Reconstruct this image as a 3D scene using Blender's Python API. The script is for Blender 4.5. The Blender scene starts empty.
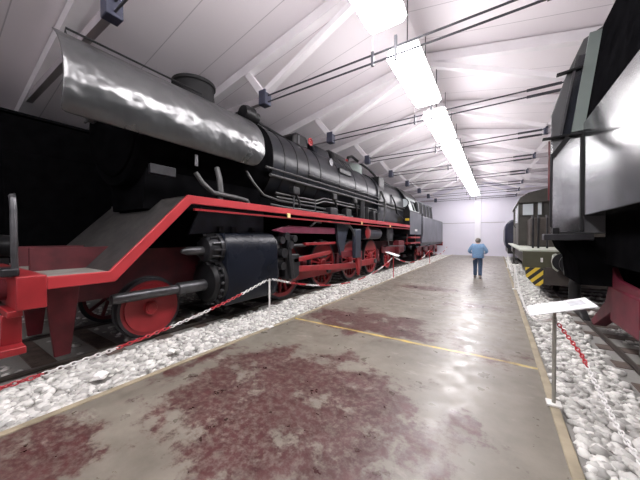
import bpy, bmesh, math, random
import numpy as np
from mathutils import Vector, Matrix

random.seed(7)
rng = np.random.default_rng(7)
SC = bpy.context.scene
COL = SC.collection
PI = math.pi

# ------------------------------------------------------------------ materials
def new_mat(name):
    m = bpy.data.materials.new(name)
    m.use_nodes = True
    nt = m.node_tree
    return m, nt, nt.nodes['Principled BSDF']

def paint(name, col, rough=0.4, var=0.25, scale=3.0, bump=0.0, bscale=8.0, metal=0.0, rvar=0.12, spec=0.5, detail=6.0, bdetail=3.0, ior=1.5, bdist=0.03):
    """painted / metal surface with procedural mottling of colour and gloss"""
    m, nt, b = new_mat(name)
    N, L = nt.nodes, nt.links
    tc = N.new('ShaderNodeTexCoord')
    nz = N.new('ShaderNodeTexNoise'); nz.inputs['Scale'].default_value = scale; nz.inputs['Detail'].default_value = detail
    L.new(tc.outputs['Object'], nz.inputs['Vector'])
    cr = N.new('ShaderNodeValToRGB')
    lo = [max(0, c * (1 - var)) for c in col]; hi = [min(1, c * (1 + var)) for c in col]
    cr.color_ramp.elements[0].position = 0.3; cr.color_ramp.elements[0].color = (*lo, 1)
    cr.color_ramp.elements[1].position = 0.7; cr.color_ramp.elements[1].color = (*hi, 1)
    L.new(nz.outputs['Fac'], cr.inputs['Fac']); L.new(cr.outputs['Color'], b.inputs['Base Color'])
    mr = N.new('ShaderNodeMapRange')
    mr.inputs['To Min'].default_value = max(0.03, rough - rvar); mr.inputs['To Max'].default_value = min(1, rough + rvar)
    nz2 = N.new('ShaderNodeTexNoise'); nz2.inputs['Scale'].default_value = scale * 0.7; nz2.inputs['Detail'].default_value = 4
    L.new(tc.outputs['Object'], nz2.inputs['Vector'])
    L.new(nz2.outputs['Fac'], mr.inputs['Value']); L.new(mr.outputs['Result'], b.inputs['Roughness'])
    b.inputs['Metallic'].default_value = metal
    b.inputs['Specular IOR Level'].default_value = spec
    b.inputs['IOR'].default_value = ior
    if bump:
        nb = N.new('ShaderNodeTexNoise'); nb.inputs['Scale'].default_value = bscale; nb.inputs['Detail'].default_value = bdetail
        L.new(tc.outputs['Object'], nb.inputs['Vector'])
        bp = N.new('ShaderNodeBump'); bp.inputs['Strength'].default_value = bump; bp.inputs['Distance'].default_value = bdist
        L.new(nb.outputs['Fac'], bp.inputs['Height']); L.new(bp.outputs['Normal'], b.inputs['Normal'])
    return m

M = {}
M['red'] = paint('red_paint', (0.26, 0.017, 0.021), 0.42, 0.25, 2.5)
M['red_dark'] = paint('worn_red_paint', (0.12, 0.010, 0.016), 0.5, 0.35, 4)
M['red_edge'] = paint('bright_red_edge', (0.42, 0.036, 0.042), 0.40, 0.12, 2.0)
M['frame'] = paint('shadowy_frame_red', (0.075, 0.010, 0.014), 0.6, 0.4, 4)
M['maroon'] = paint('maroon_paint', (0.12, 0.010, 0.024), 0.55, 0.3, 4)
M['plum'] = paint('plum_red_paint', (0.14, 0.022, 0.048), 0.38, 0.2, 3)
M['black'] = paint('black_paint', (0.008, 0.008, 0.009), 0.42, 0.4, 3, 0.08, 6, spec=0.35)
M['black_matte'] = paint('matte_black', (0.007, 0.007, 0.008), 0.75, 0.4, 4)
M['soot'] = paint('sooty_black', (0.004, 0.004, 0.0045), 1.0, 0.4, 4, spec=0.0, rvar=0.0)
M['deflector'] = paint('glossy_black_sheet', (0.030, 0.032, 0.033), 0.30, 0.30, 1.2, 0.75, 2.2, spec=1.0, bdetail=2.2, rvar=0.08, ior=1.6, bdist=0.10)
M['boiler'] = paint('boiler_black', (0.008, 0.0095, 0.0135), 0.34, 0.35, 1.5, 0.12, 3, spec=0.35)
M['tender'] = paint('slate_black_gloss', (0.042, 0.048, 0.062), 0.33, 0.25, 1.2, 0.05, 3, spec=0.8)
M['tank'] = paint('mirror_black_sheet', (0.020, 0.022, 0.023), 0.19, 0.3, 1.0, 0.14, 1.3, spec=0.5, rvar=0.06, bdetail=1.0, ior=2.3)
M['cabgloss'] = paint('cab_polished_sheet', (0.58, 0.59, 0.59), 0.20, 0.25, 3.0, 0.14, 3, metal=1.0, rvar=0.08, bdetail=1.5)
M['grey_and_sheen'] = paint('grey_paint_and_sheen', (0.20, 0.235, 0.22), 0.35, 0.15, 2.0)  # plain grey on the dome; on both cabs it paints in reflected light
M['cabslate'] = paint('cab_slate_paint', (0.085, 0.085, 0.088), 0.45, 0.15, 2.0)
M['steel'] = paint('worn_steel', (0.09, 0.09, 0.095), 0.38, 0.3, 6, metal=0.6)
M['steel_dark'] = paint('oily_steel', (0.022, 0.022, 0.025), 0.42, 0.4, 6, metal=0.3)
M['plate'] = paint('grey_tread_plate', (0.04, 0.038, 0.036), 0.55, 0.35, 5, 0.15, 25)
M['deck'] = paint('pale_deck_plate', (0.24, 0.235, 0.21), 0.5, 0.3, 5)
M['pipe'] = paint('grey_pipe', (0.055, 0.055, 0.055), 0.42, 0.25, 5)
M['bluegrey'] = paint('blue_grey_casting', (0.026, 0.032, 0.048), 0.42, 0.3, 4)
M['cylinder'] = paint('cylinder_cladding', (0.007, 0.009, 0.015), 0.28, 0.25, 1.5, 0.15, 3, spec=0.22, bdetail=1)
M['cream'] = paint('cream_lens', (0.85, 0.66, 0.30), 0.3, 0.1, 3)
M['yellow'] = paint('yellow_paint', (0.75, 0.52, 0.04), 0.4, 0.15, 3)
M['white_paint'] = paint('white_paint', (0.78, 0.77, 0.74), 0.45, 0.05, 4)
M['white_plastic'] = paint('white_plastic', (0.75, 0.74, 0.72), 0.4, 0.05, 4)
M['red_plastic'] = paint('red_plastic', (0.45, 0.03, 0.04), 0.4, 0.1, 4)
M['board'] = paint('white_board', (0.86, 0.86, 0.88), 0.35, 0.03, 6)
M['boardgrey'] = paint('pale_grey_print', (0.50, 0.51, 0.54), 0.45, 0.2, 20)
M['post'] = paint('grey_post', (0.30, 0.29, 0.25), 0.45, 0.15, 6)
M['olive'] = paint('olive_paint', (0.062, 0.062, 0.036), 0.42, 0.2, 3)
M['olive_dark'] = paint('dark_olive_paint', (0.040, 0.037, 0.030), 0.5, 0.25, 3)
M['olive_pale'] = paint('pale_platform', (0.38, 0.40, 0.34), 0.5, 0.15, 5)
M['navy'] = paint('navy_paint', (0.014, 0.016, 0.034), 0.4, 0.25, 3)
M['brown'] = paint('dark_brown', (0.045, 0.036, 0.030), 0.6, 0.3, 4)
M['pane'] = paint('window_pane', (0.55, 0.60, 0.62), 0.08, 0.05, 2, spec=1.0)
M['pane_dark'] = paint('dark_window_pane', (0.02, 0.022, 0.028), 0.10, 0.1, 2, spec=1.0)
M['rail'] = paint('rail_steel', (0.10, 0.085, 0.075), 0.42, 0.3, 6, metal=0.5)
M['sleeper'] = paint('old_timber', (0.085, 0.062, 0.050), 0.85, 0.4, 7, 0.3, 20)
M['beam'] = paint('white_steel_beam', (0.80, 0.77, 0.79), 0.5, 0.05, 2)
M['beam_grey'] = paint('grey_steel_beam', (0.42, 0.39, 0.41), 0.55, 0.1, 2)
M['rod'] = paint('dark_tie_rod', (0.045, 0.045, 0.055), 0.5, 0.2, 5)
M['bracket'] = paint('slate_blue_bracket', (0.055, 0.060, 0.095), 0.5, 0.2, 5)
M['wall'] = paint('wall_render', (0.74, 0.72, 0.80), 0.85, 0.03, 0.6, 0.02, 20)
M['column'] = paint('column_render', (0.82, 0.81, 0.86), 0.8, 0.03, 0.8)
M['kerb'] = paint('ochre_kerb', (0.30, 0.255, 0.175), 0.6, 0.22, 5, 0.1, 30)
M['skin'] = paint('skin', (0.58, 0.36, 0.27), 0.5, 0.08, 10)
M['hair'] = paint('grey_brown_hair', (0.17, 0.15, 0.13), 0.7, 0.4, 40)
M['denim'] = paint('light_denim', (0.21, 0.36, 0.56), 0.85, 0.15, 30)
M['jeans'] = paint('dark_jeans', (0.060, 0.095, 0.165), 0.85, 0.25, 30)
M['shoe'] = paint('grey_shoe', (0.30, 0.28, 0.27), 0.6, 0.15, 10)

def ceiling_mat():
    m, nt, b = new_mat('roof_panels')
    N, L = nt.nodes, nt.links
    tc = N.new('ShaderNodeTexCoord')
    nz = N.new('ShaderNodeTexNoise'); nz.inputs['Scale'].default_value = 0.35; nz.inputs['Detail'].default_value = 3
    L.new(tc.outputs['Object'], nz.inputs['Vector'])
    cr = N.new('ShaderNodeValToRGB')
    cr.color_ramp.elements[0].color = (0.80, 0.75, 0.775, 1); cr.color_ramp.elements[1].color = (0.87, 0.82, 0.85, 1)
    L.new(nz.outputs['Fac'], cr.inputs['Fac'])
    sp = N.new('ShaderNodeSeparateXYZ'); L.new(tc.outputs['Object'], sp.inputs[0])
    fr = N.new('ShaderNodeMath'); fr.operation = 'FRACT'
    dv = N.new('ShaderNodeMath'); dv.operation = 'DIVIDE'; dv.inputs[1].default_value = 1.1
    L.new(sp.outputs['Y'], dv.inputs[0]); L.new(dv.outputs[0], fr.inputs[0])
    lt = N.new('ShaderNodeMath'); lt.operation = 'LESS_THAN'; lt.inputs[1].default_value = 0.018
    L.new(fr.outputs[0], lt.inputs[0])
    mx = N.new('ShaderNodeMixRGB'); mx.inputs['Color2'].default_value = (0.55, 0.51, 0.54, 1)
    L.new(lt.outputs[0], mx.inputs['Fac']); L.new(cr.outputs['Color'], mx.inputs['Color1'])
    L.new(mx.outputs['Color'], b.inputs['Base Color'])
    b.inputs['Roughness'].default_value = 0.6
    return m
M['ceiling'] = ceiling_mat()

def stone_mat(name, dark, light):
    m, nt, b = new_mat(name)
    N, L = nt.nodes, nt.links
    g = N.new('ShaderNodeNewGeometry')
    tc = N.new('ShaderNodeTexCoord')
    nz = N.new('ShaderNodeTexNoise'); nz.inputs['Scale'].default_value = 28; nz.inputs['Detail'].default_value = 5
    L.new(tc.outputs['Object'], nz.inputs['Vector'])
    ad = N.new('ShaderNodeMath'); ad.operation = 'MULTIPLY_ADD'; ad.inputs[1].default_value = 0.35
    L.new(nz.outputs['Fac'], ad.inputs[0])
    ml = N.new('ShaderNodeMath'); ml.operation = 'MULTIPLY'; ml.inputs[1].default_value = 0.75
    L.new(g.outputs['Random Per Island'], ml.inputs[0]); L.new(ml.outputs[0], ad.inputs[2])
    cr = N.new('ShaderNodeValToRGB')
    cr.color_ramp.elements[0].position = 0.1; cr.color_ramp.elements[0].color = (*dark, 1)
    cr.color_ramp.elements[1].position = 0.95; cr.color_ramp.elements[1].color = (*light, 1)
    L.new(ad.outputs[0], cr.inputs['Fac']); L.new(cr.outputs['Color'], b.inputs['Base Color'])
    b.inputs['Roughness'].default_value = 0.8
    return m
M['stone'] = stone_mat('limestone_ballast', (0.33, 0.325, 0.30), (0.80, 0.79, 0.75))
M['ground'] = stone_mat('ballast_bed', (0.12, 0.115, 0.105), (0.30, 0.29, 0.27))
M['stone_white'] = paint('white_stone', (0.90, 0.89, 0.85), 0.7, 0.06, 20)

def floor_mat():
    m, nt, b = new_mat('worn_painted_concrete')
    N, L = nt.nodes, nt.links
    tc = N.new('ShaderNodeTexCoord'); P = tc.outputs['Object']
    def noise(scale, detail=6, rough=0.6, stretch=None):
        n = N.new('ShaderNodeTexNoise'); n.inputs['Scale'].default_value = scale
        n.inputs['Detail'].default_value = detail; n.inputs['Roughness'].default_value = rough
        if stretch:
            mp = N.new('ShaderNodeMapping'); mp.inputs['Scale'].default_value = stretch
            L.new(P, mp.inputs['Vector']); L.new(mp.outputs[0], n.inputs['Vector'])
        else:
            L.new(P, n.inputs['Vector'])
        return n.outputs['Fac']
    def math_(op, a, c=None, clamp=False):
        n = N.new('ShaderNodeMath'); n.operation = op; n.use_clamp = clamp
        for i, v in enumerate((a, c)):
            if v is None: continue
            if isinstance(v, (int, float)): n.inputs[i].default_value = v
            else: L.new(v, n.inputs[i])
        return n.outputs[0]
    def patch(cx, cy, rx, ry):
        mp = N.new('ShaderNodeMapping'); mp.vector_type = 'POINT'
        mp.inputs['Location'].default_value = (-cx / rx, -cy / ry, 0); mp.inputs['Scale'].default_value = (1 / rx, 1 / ry, 0)
        L.new(P, mp.inputs['Vector'])
        ln = N.new('ShaderNodeVectorMath'); ln.operation = 'LENGTH'; L.new(mp.outputs[0], ln.inputs[0])
        r = N.new('ShaderNodeMapRange'); r.inputs['From Min'].default_value = 1.25; r.inputs['From Max'].default_value = 0.55
        L.new(ln.outputs['Value'], r.inputs['Value'])
        return r.outputs['Result']
    # red paint that survives in patches of its own shape
    acc = patch(-1.85, 2.2, 1.95, 1.4)
    for a in ((-2.2, 5.1, 1.75, 0.95), (-0.1, 4.6, 0.7, 0.55), (-0.3, 2.6, 0.3, 0.5), (-2.0, 9.5, 1.2, 0.5), (-0.5, 7.6, 0.9, 0.4), (-3.0, 0.6, 0.6, 0.5)):
        k = patch(*a)
        if a[0] > -1: k = math_('MULTIPLY', k, 0.7)
        acc = math_('MAXIMUM', acc, k)
    n1 = noise(2.4, 9, 0.70)
    s = math_('ADD', math_('MULTIPLY', acc, 0.52), math_('MULTIPLY', n1, 1.9))
    mr = N.new('ShaderNodeMapRange'); mr.interpolation_type = 'SMOOTHSTEP'
    mr.inputs['From Min'].default_value = 1.22; mr.inputs['From Max'].default_value = 1.42
    L.new(s, mr.inputs['Value'])
    fine = N.new('ShaderNodeMapRange'); fine.inputs['From Min'].default_value = 0.38; fine.inputs['From Max'].default_value = 0.55
    L.new(noise(14, 8, 0.75), fine.inputs['Value'])
    near_patch = math_('MULTIPLY', acc, 2.5, True)
    red_f = math_('MULTIPLY', math_('MULTIPLY', mr.outputs['Result'], near_patch), math_('MULTIPLY_ADD', fine.outputs['Result'], 0.55), True)
    # concrete
    cr = N.new('ShaderNodeValToRGB')
    cr.color_ramp.elements[0].position = 0.3; cr.color_ramp.elements[0].color = (0.130, 0.116, 0.094, 1)
    cr.color_ramp.elements[1].position = 0.72; cr.color_ramp.elements[1].color = (0.255, 0.230, 0.190, 1)
    L.new(noise(1.1, 8, 0.65), cr.inputs['Fac'])
    redr = N.new('ShaderNodeValToRGB')
    redr.color_ramp.elements[0].position = 0.3; redr.color_ramp.elements[0].color = (0.050, 0.018, 0.018, 1)
    redr.color_ramp.elements[1].position = 0.7; redr.color_ramp.elements[1].color = (0.100, 0.038, 0.037, 1)
    L.new(noise(5, 6, 0.6), redr.inputs['Fac'])
    mx = N.new('ShaderNodeMixRGB'); L.new(red_f, mx.inputs['Fac'])
    L.new(cr.outputs['Color'], mx.inputs['Color1']); L.new(redr.outputs['Color'], mx.inputs['Color2'])
    # worn pale scuffs
    sc = N.new('ShaderNodeMapRange'); sc.inputs['From Min'].default_value = 0.60; sc.inputs['From Max'].default_value = 0.74
    sc.inputs['To Max'].default_value = 0.55
    L.new(noise(2.2, 8, 0.7, (0.6, 1.6, 1)), sc.inputs['Value'])
    mx2 = N.new('ShaderNodeMixRGB'); mx2.inputs['Color2'].default_value = (0.45, 0.41, 0.36, 1)
    L.new(sc.outputs['Result'], mx2.inputs['Fac']); L.new(mx.outputs['Color'], mx2.inputs['Color1'])
    # worn yellow line across the walkway at y = 4.47
    sp = N.new('ShaderNodeSeparateXYZ'); L.new(P, sp.inputs[0])
    dy = math_('ABSOLUTE', math_('SUBTRACT', math_('ADD', sp.outputs['Y'], math_('MULTIPLY', noise(1.3, 2), 0.06)), 4.50))
    ln = math_('LESS_THAN', dy, math_('MULTIPLY_ADD', noise(3, 5), 0.062))
    # width term: 0.062*noise + 0
    wear = N.new('ShaderNodeMapRange'); wear.inputs['From Min'].default_value = 0.40; wear.inputs['From Max'].default_value = 0.58
    L.new(noise(3.1, 7, 0.7, (1, 2.2, 1)), wear.inputs['Value'])
    yl = math_('MULTIPLY', ln, math_('MULTIPLY_ADD', wear.outputs['Result'], 0.75), True)
    mx3 = N.new('ShaderNodeMixRGB'); mx3.inputs['Color2'].default_value = (0.60, 0.44, 0.10, 1)
    L.new(yl, mx3.inputs['Fac']); L.new(mx2.outputs['Color'], mx3.inputs['Color1'])
    L.new(mx3.outputs['Color'], b.inputs['Base Color'])
    rr = N.new('ShaderNodeMapRange'); rr.inputs['From Min'].default_value = 0.25; rr.inputs['From Max'].default_value = 0.75; rr.inputs['To Min'].default_value = 0.22; rr.inputs['To Max'].default_value = 0.52
    L.new(noise(5.0, 4, 0.55), rr.inputs['Value']); L.new(rr.outputs['Result'], b.inputs['Roughness'])
    bp = N.new('ShaderNodeBump'); bp.inputs['Strength'].default_value = 0.05; bp.inputs['Distance'].default_value = 0.004
    L.new(noise(9, 2, 0.5), bp.inputs['Height']); L.new(bp.outputs['Normal'], b.inputs['Normal'])
    for n in N:                       # MULTIPLY_ADD third inputs
        if n.type == 'MATH' and n.operation == 'MULTIPLY_ADD':
            n.inputs[2].default_value = 0.45 if abs(n.inputs[1].default_value - 0.55) < 1e-4 else (0.25 if abs(n.inputs[1].default_value - 0.75) < 1e-4 else 0.0)
    return m
M['floor'] = floor_mat()

def stripes_mat():
    m, nt, b = new_mat('hazard_stripes')
    N, L = nt.nodes, nt.links
    tc = N.new('ShaderNodeTexCoord'); sp = N.new('ShaderNodeSeparateXYZ'); L.new(tc.outputs['Object'], sp.inputs[0])
    a = N.new('ShaderNodeMath'); a.operation = 'ADD'; L.new(sp.outputs['X'], a.inputs[0]); L.new(sp.outputs['Z'], a.inputs[1])
    d = N.new('ShaderNodeMath'); d.operation = 'SUBTRACT'; L.new(sp.outputs['X'], d.inputs[0]); L.new(sp.outputs['Z'], d.inputs[1])
    k = N.new('ShaderNodeMath'); k.operation = 'DIVIDE'; k.inputs[1].default_value = 0.24; L.new(d.outputs[0], k.inputs[0])
    f = N.new('ShaderNodeMath'); f.operation = 'FRACT'; L.new(k.outputs[0], f.inputs[0])
    g = N.new('ShaderNodeMath'); g.operation = 'GREATER_THAN'; g.inputs[1].default_value = 0.5; L.new(f.outputs[0], g.inputs[0])
    mx = N.new('ShaderNodeMixRGB'); mx.inputs['Color1'].default_value = (0.02, 0.02, 0.02, 1); mx.inputs['Color2'].default_value = (0.72, 0.52, 0.05, 1)
    L.new(g.outputs[0], mx.inputs['Fac']); L.new(mx.outputs['Color'], b.inputs['Base Color']); b.inputs['Roughness'].default_value = 0.5
    return m
M['stripes'] = stripes_mat()

LIGHT = 29.0
def emit_mat(name, strength):
    m, nt, b = new_mat(name)
    b.inputs['Base Color'].default_value = (0.9, 0.9, 0.9, 1)
    b.inputs['Emission Color'].default_value = (1.0, 0.965, 0.99, 1)
    b.inputs['Emission Strength'].default_value = strength
    return m
M['light'] = emit_mat('fluorescent_diffuser', LIGHT)
M['uplight_glow'] = emit_mat('added_uplight_glow', 29.0)  # extra glow added to brighten the ceiling

# ------------------------------------------------------------------ mesh helper
class MB:
    def __init__(s): s.v = []; s.f = []
    def add(s, vs, fs):
        o = len(s.v); s.v += [tuple(p) for p in vs]; s.f += [tuple(i + o for i in f) for f in fs]; return s
    def box(s, x0, x1, y0, y1, z0, z1):
        vs = [(x, y, z) for z in (z0, z1) for y in (y0, y1) for x in (x0, x1)]
        return s.add(vs, [(0, 2, 3, 1), (4, 5, 7, 6), (0, 1, 5, 4), (2, 6, 7, 3), (0, 4, 6, 2), (1, 3, 7, 5)])
    def bar(s, p0, p1, w, h, up=(0, 0, 1)):
        """rectangular bar from p0 to p1, w across, h along up"""
        p0, p1 = Vector(p0), Vector(p1); d = (p1 - p0).normalized(); up = Vector(up)
        sd = d.cross(up).normalized(); u = sd.cross(d).normalized()
        vs = []
        for p in (p0, p1):
            for a, c in ((-1, -1), (1, -1), (1, 1), (-1, 1)): vs.append(p + sd * a * w / 2 + u * c * h / 2)
        return s.add(vs, [(3, 2, 1, 0), (4, 5, 6, 7), (0, 1, 5, 4), (1, 2, 6, 5), (2, 3, 7, 6), (3, 0, 4, 7)])
    def cyl(s, p0, p1, r0, r1=None, n=20):
        return s.tube([p0, p1], [r0, r0 if r1 is None else r1], n)
    def tube(s, pts, r, n=10):
        pts = [Vector(p) for p in pts]; rs = r if isinstance(r, (list, tuple)) else [r] * len(pts)
        vs, fs = [], []
        ref = None
        for i, p in enumerate(pts):
            a = pts[max(0, i - 1)]; c = pts[min(len(pts) - 1, i + 1)]; d = (c - a).normalized()
            if ref is None:
                ref = Vector((0, 0, 1)) if abs(d.z) < 0.9 else Vector((1, 0, 0))
            x = ref - d * ref.dot(d); x.normalize(); y = d.cross(x); ref = x
            for k in range(n):
                t = 2 * PI * k / n; vs.append(p + (x * math.cos(t) + y * math.sin(t)) * rs[i])
        for i in range(len(pts) - 1):
            for k in range(n):
                k2 = (k + 1) % n; fs.append((i * n + k, i * n + k2, (i + 1) * n + k2, (i + 1) * n + k))
        fs.append(tuple(range(n - 1, -1, -1))); e = (len(pts) - 1) * n; fs.append(tuple(range(e, e + n)))
        return s.add(vs, fs)
    def lathe(s, prof, o, axis='Y', n=32, closed=False):
        """prof: (radius, height along axis); closed joins the last ring to the first"""
        vs, fs = [], []
        for r, h in prof:
            for k in range(n):
                t = 2 * PI * k / n; a, c = r * math.cos(t), r * math.sin(t)
                p = {'Y': (a, h, c), 'Z': (a, c, h), 'X': (h, a, c)}[axis]
                vs.append((o[0] + p[0], o[1] + p[1], o[2] + p[2]))
        m = len(prof)
        for i in range(m if closed else m - 1):
            j = (i + 1) % m
            for k in range(n):
                k2 = (k + 1) % n; fs.append((i * n + k, i * n + k2, j * n + k2, j * n + k))
        if not closed:
            fs.append(tuple(range(n))); fs.append(tuple(range((m - 1) * n, m * n)))
        return s.add(vs, fs)
    def prism(s, poly, axis, a0, a1):
        """polygon of 2-D points swept along axis; X: (y,z)  Y: (x,z)  Z: (x,y)"""
        def P(p, a): return {'X': (a, p[0], p[1]), 'Y': (p[0], a, p[1]), 'Z': (p[0], p[1], a)}[axis]
        n = len(poly); vs = [P(p, a0) for p in poly] + [P(p, a1) for p in poly]
        fs = [tuple(range(n)), tuple(range(2 * n - 1, n - 1, -1))]
        fs += [(i, (i + 1) % n, n + (i + 1) % n, n + i) for i in range(n)]
        return s.add(vs, fs)
    def ball(s, c, r, n=12, sz=(1, 1, 1)):
        prof = [(max(1e-4, math.sin(PI * i / n)), -math.cos(PI * i / n)) for i in range(n + 1)]
        vs, fs = [], []
        for q, h in prof:
            for k in range(n):
                t = 2 * PI * k / n; vs.append((c[0] + q * r * sz[0] * math.cos(t), c[1] + q * r * sz[1] * math.sin(t), c[2] + h * r * sz[2]))
        for i in range(n):
            for k in range(n):
                k2 = (k + 1) % n; fs.append((i * n + k, i * n + k2, (i + 1) * n + k2, (i + 1) * n + k))
        return s.add(vs, fs)
    def mirror(s, xc):
        vs = [(2 * xc - x, y, z) for x, y, z in s.v]; fs = [f[::-1] for f in s.f]
        return s.add(vs, fs)
    def build(s, name, mat, parent=None, bevel=0.0, smooth=True, angle=35, recalc=True):
        off = Vector((0, 0, 0)); p = parent
        while p is not None: off += Vector(p.location); p = p.parent
        me = bpy.data.meshes.new(name)
        me.from_pydata([(x - off.x, y - off.y, z - off.z) for x, y, z in s.v], [], s.f)
        if recalc:
            bm = bmesh.new(); bm.from_mesh(me); bmesh.ops.recalc_face_normals(bm, faces=bm.faces[:]); bm.to_mesh(me); bm.free()
        me.materials.append(M[mat] if isinstance(mat, str) else mat)
        if smooth:
            me.shade_smooth(); me.set_sharp_from_angle(angle=math.radians(angle))
        o = bpy.data.objects.new(name, me); COL.objects.link(o)
        if parent is not None: o.parent = parent
        if bevel:
            b = o.modifiers.new('edge', 'BEVEL'); b.width = bevel; b.segments = 2; b.limit_method = 'ANGLE'; b.angle_limit = math.radians(40)
        return o

def tag(o, label, cat, group=None):
    o['label'] = label; o['category'] = cat
    if group: o['group'] = group
    return o
def thing(name, label, cat, loc=(0, 0, 0), group=None):
    o = bpy.data.objects.new(name, None); COL.objects.link(o); o.location = loc; o.empty_display_size = 0.2
    return tag(o, label, cat, group)
def struct(o): o['kind'] = 'structure'; return o
def copy_tree(o, parent=None, loc=None, link_children=True):
    c = o.copy(); COL.objects.link(c)
    if parent is not None: c.parent = parent
    if loc is not None: c.location = loc
    for ch in list(o.children): copy_tree(ch, c)
    return c
def arc(cx, cz, r, a0, a1, n):
    return [(cx + r * math.cos(math.radians(a0 + (a1 - a0) * i / n)), cz + r * math.sin(math.radians(a0 + (a1 - a0) * i / n))) for i in range(n + 1)]

# ------------------------------------------------------------------ the hall
RX, RZ, SL = -1.83, 7.05, 0.20          # ridge x, ridge height, roof slope
XL, XR, Y0, Y1 = -12.8, 8.6, -9.0, 28.7
def roof(x): return RZ - SL * abs(x - RX)

# walkway slab, kerbs and ballast beds
struct(MB().box(-3.52, 0.45, Y0, Y1, -0.25, 0.0).build('floor', 'floor'))
struct(MB().box(XL, -3.60, Y0, Y1, -0.30, -0.06).build('floor_ballast_bed_left', 'ground'))
struct(MB().box(0.53, XR, Y0, Y1, -0.30, -0.06).build('floor_ballast_bed_right', 'ground'))
struct(MB().box(-3.60, -3.52, Y0, Y1, -0.25, 0.012).build('trim_1', 'kerb', bevel=0.006))
struct(MB().box(0.45, 0.53, Y0, Y1, -0.25, 0.012).build('trim_2', 'kerb', bevel=0.006))
# walls
zl, zr = roof(XL), roof(XR)
struct(MB().box(XL - 0.2, XL, Y0, Y1, -0.3, zl + 0.05).build('wall_left', 'wall'))
struct(MB().box(XR, XR + 0.2, Y0, Y1, -0.3, zr + 0.05).build('wall_right', 'wall'))
gable = [(XL, -0.3), (XR, -0.3), (XR, zr), (RX, RZ), (XL, zl)]
struct(MB().prism(gable, 'Y', Y1, Y1 + 0.2).build('wall_far', 'wall'))
struct(MB().prism(gable, 'Y', Y0 - 0.2, Y0).build('wall_behind', 'wall'))
# roof: two slopes in one shell
rf = [(XL - 0.2, zl - 0.04), (RX, RZ), (XR + 0.2, zr - 0.04), (XR + 0.2, zr + 0.16), (RX, RZ + 0.2), (XL - 0.2, zl + 0.16)]
struct(MB().prism(rf, 'Y', Y0 - 0.2, Y1 + 0.2).build('ceiling', 'ceiling', smooth=False))
# pilaster, conduit line and small vent on the far wall
struct(MB().box(-1.72, -1.22, Y1 - 0.14, Y1, 0, roof(-1.7) - 0.1).build('trim_3', 'column', bevel=0.01))
struct(MB().box(-6.5, 0.6, Y1 - 0.04, Y1, 2.98, 3.03).build('trim_4', 'beam_grey'))

# roof trusses -------------------------------------------------------
BXL, BXR, TZ = -5.0, 1.34, 5.27
ORD = ['first', 'second', 'third', 'fourth', 'fifth', 'sixth', 'seventh', 'eighth', 'ninth']
def truss(y):
    t = thing('roof_truss', '', 'roof truss', (RX, y, TZ))
    for s, bx in ((-1, BXL), (1, BXR)):
        # rafter under the roof skin
        xe = XL if s < 0 else XR
        MB().bar((RX, y, RZ - 0.16), (xe, y, roof(xe) - 0.16), 0.20, 0.24).build('rafter', 'beam', t)
        MB().bar((bx, y, TZ + 0.10), (RX, y, RZ - 0.28), 0.16, 0.13).build('diagonal_strut', 'beam', t)
        sx = bx + s * 0.60
        MB().bar((bx + s * 0.08, y, TZ + 0.12), (sx, y, roof(sx) - 0.26), 0.16, 0.12, (0, 1, 0)).build('short_strut', 'beam', t)
        MB().bar((bx, y, TZ - 0.06), (xe, y, TZ - 0.06), 0.12, 0.16).build('outer_tie', 'beam_grey', t)
        k = 0.115 if s < 0 else 0.06
        MB().box(bx - k, bx + k, y - k, y + k, TZ - 0.10 - k, TZ + 0.04 + k).build('bracket', 'bracket', t, bevel=0.015)
    for dz in (0.02, -0.14):
        r = MB().cyl((BXL, y, TZ + dz), (BXR, y, TZ + dz), 0.019, n=8).build('tie_rod', 'rod', t)
        MB().cyl((BXR - 0.75, y, TZ + dz), (BXR - 0.1, y, TZ + dz), 0.036, n=8).build('turnbuckle', 'rod', r)
    MB().bar((-1.62, y, TZ - 0.24), (-1.62, y, TZ + 0.22), 0.05, 0.05, (0, 1, 0)).build('rod_clamp', 'rod', t)
    MB().bar((-2.08, y, TZ - 0.20), (-2.08, y, TZ + 0.08), 0.05, 0.05, (0, 1, 0)).build('rod_clamp', 'rod', t)
    MB().cyl((-2.08, y, TZ + 0.08), (-2.08, y, RZ - 0.3), 0.010, n=6).build('hanger', 'beam_grey', t)
    return t
TY = [1.8 + 3.3 * i for i in range(9)]
t0 = truss(TY[0])
for i, y in enumerate(TY):
    t = t0 if i == 0 else copy_tree(t0, loc=(RX, y, TZ))
    t['label'] = ('white roof truss with dark double tie rods, %s from the camera' % ORD[i]) if i else 'white roof truss with dark tie rods right overhead, nearest the camera'
    t['label'] = t['label'] if i < 8 else 'white roof truss with dark tie rods against the far wall'
    t['group'] = 'roof trusses along the hall'

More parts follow.
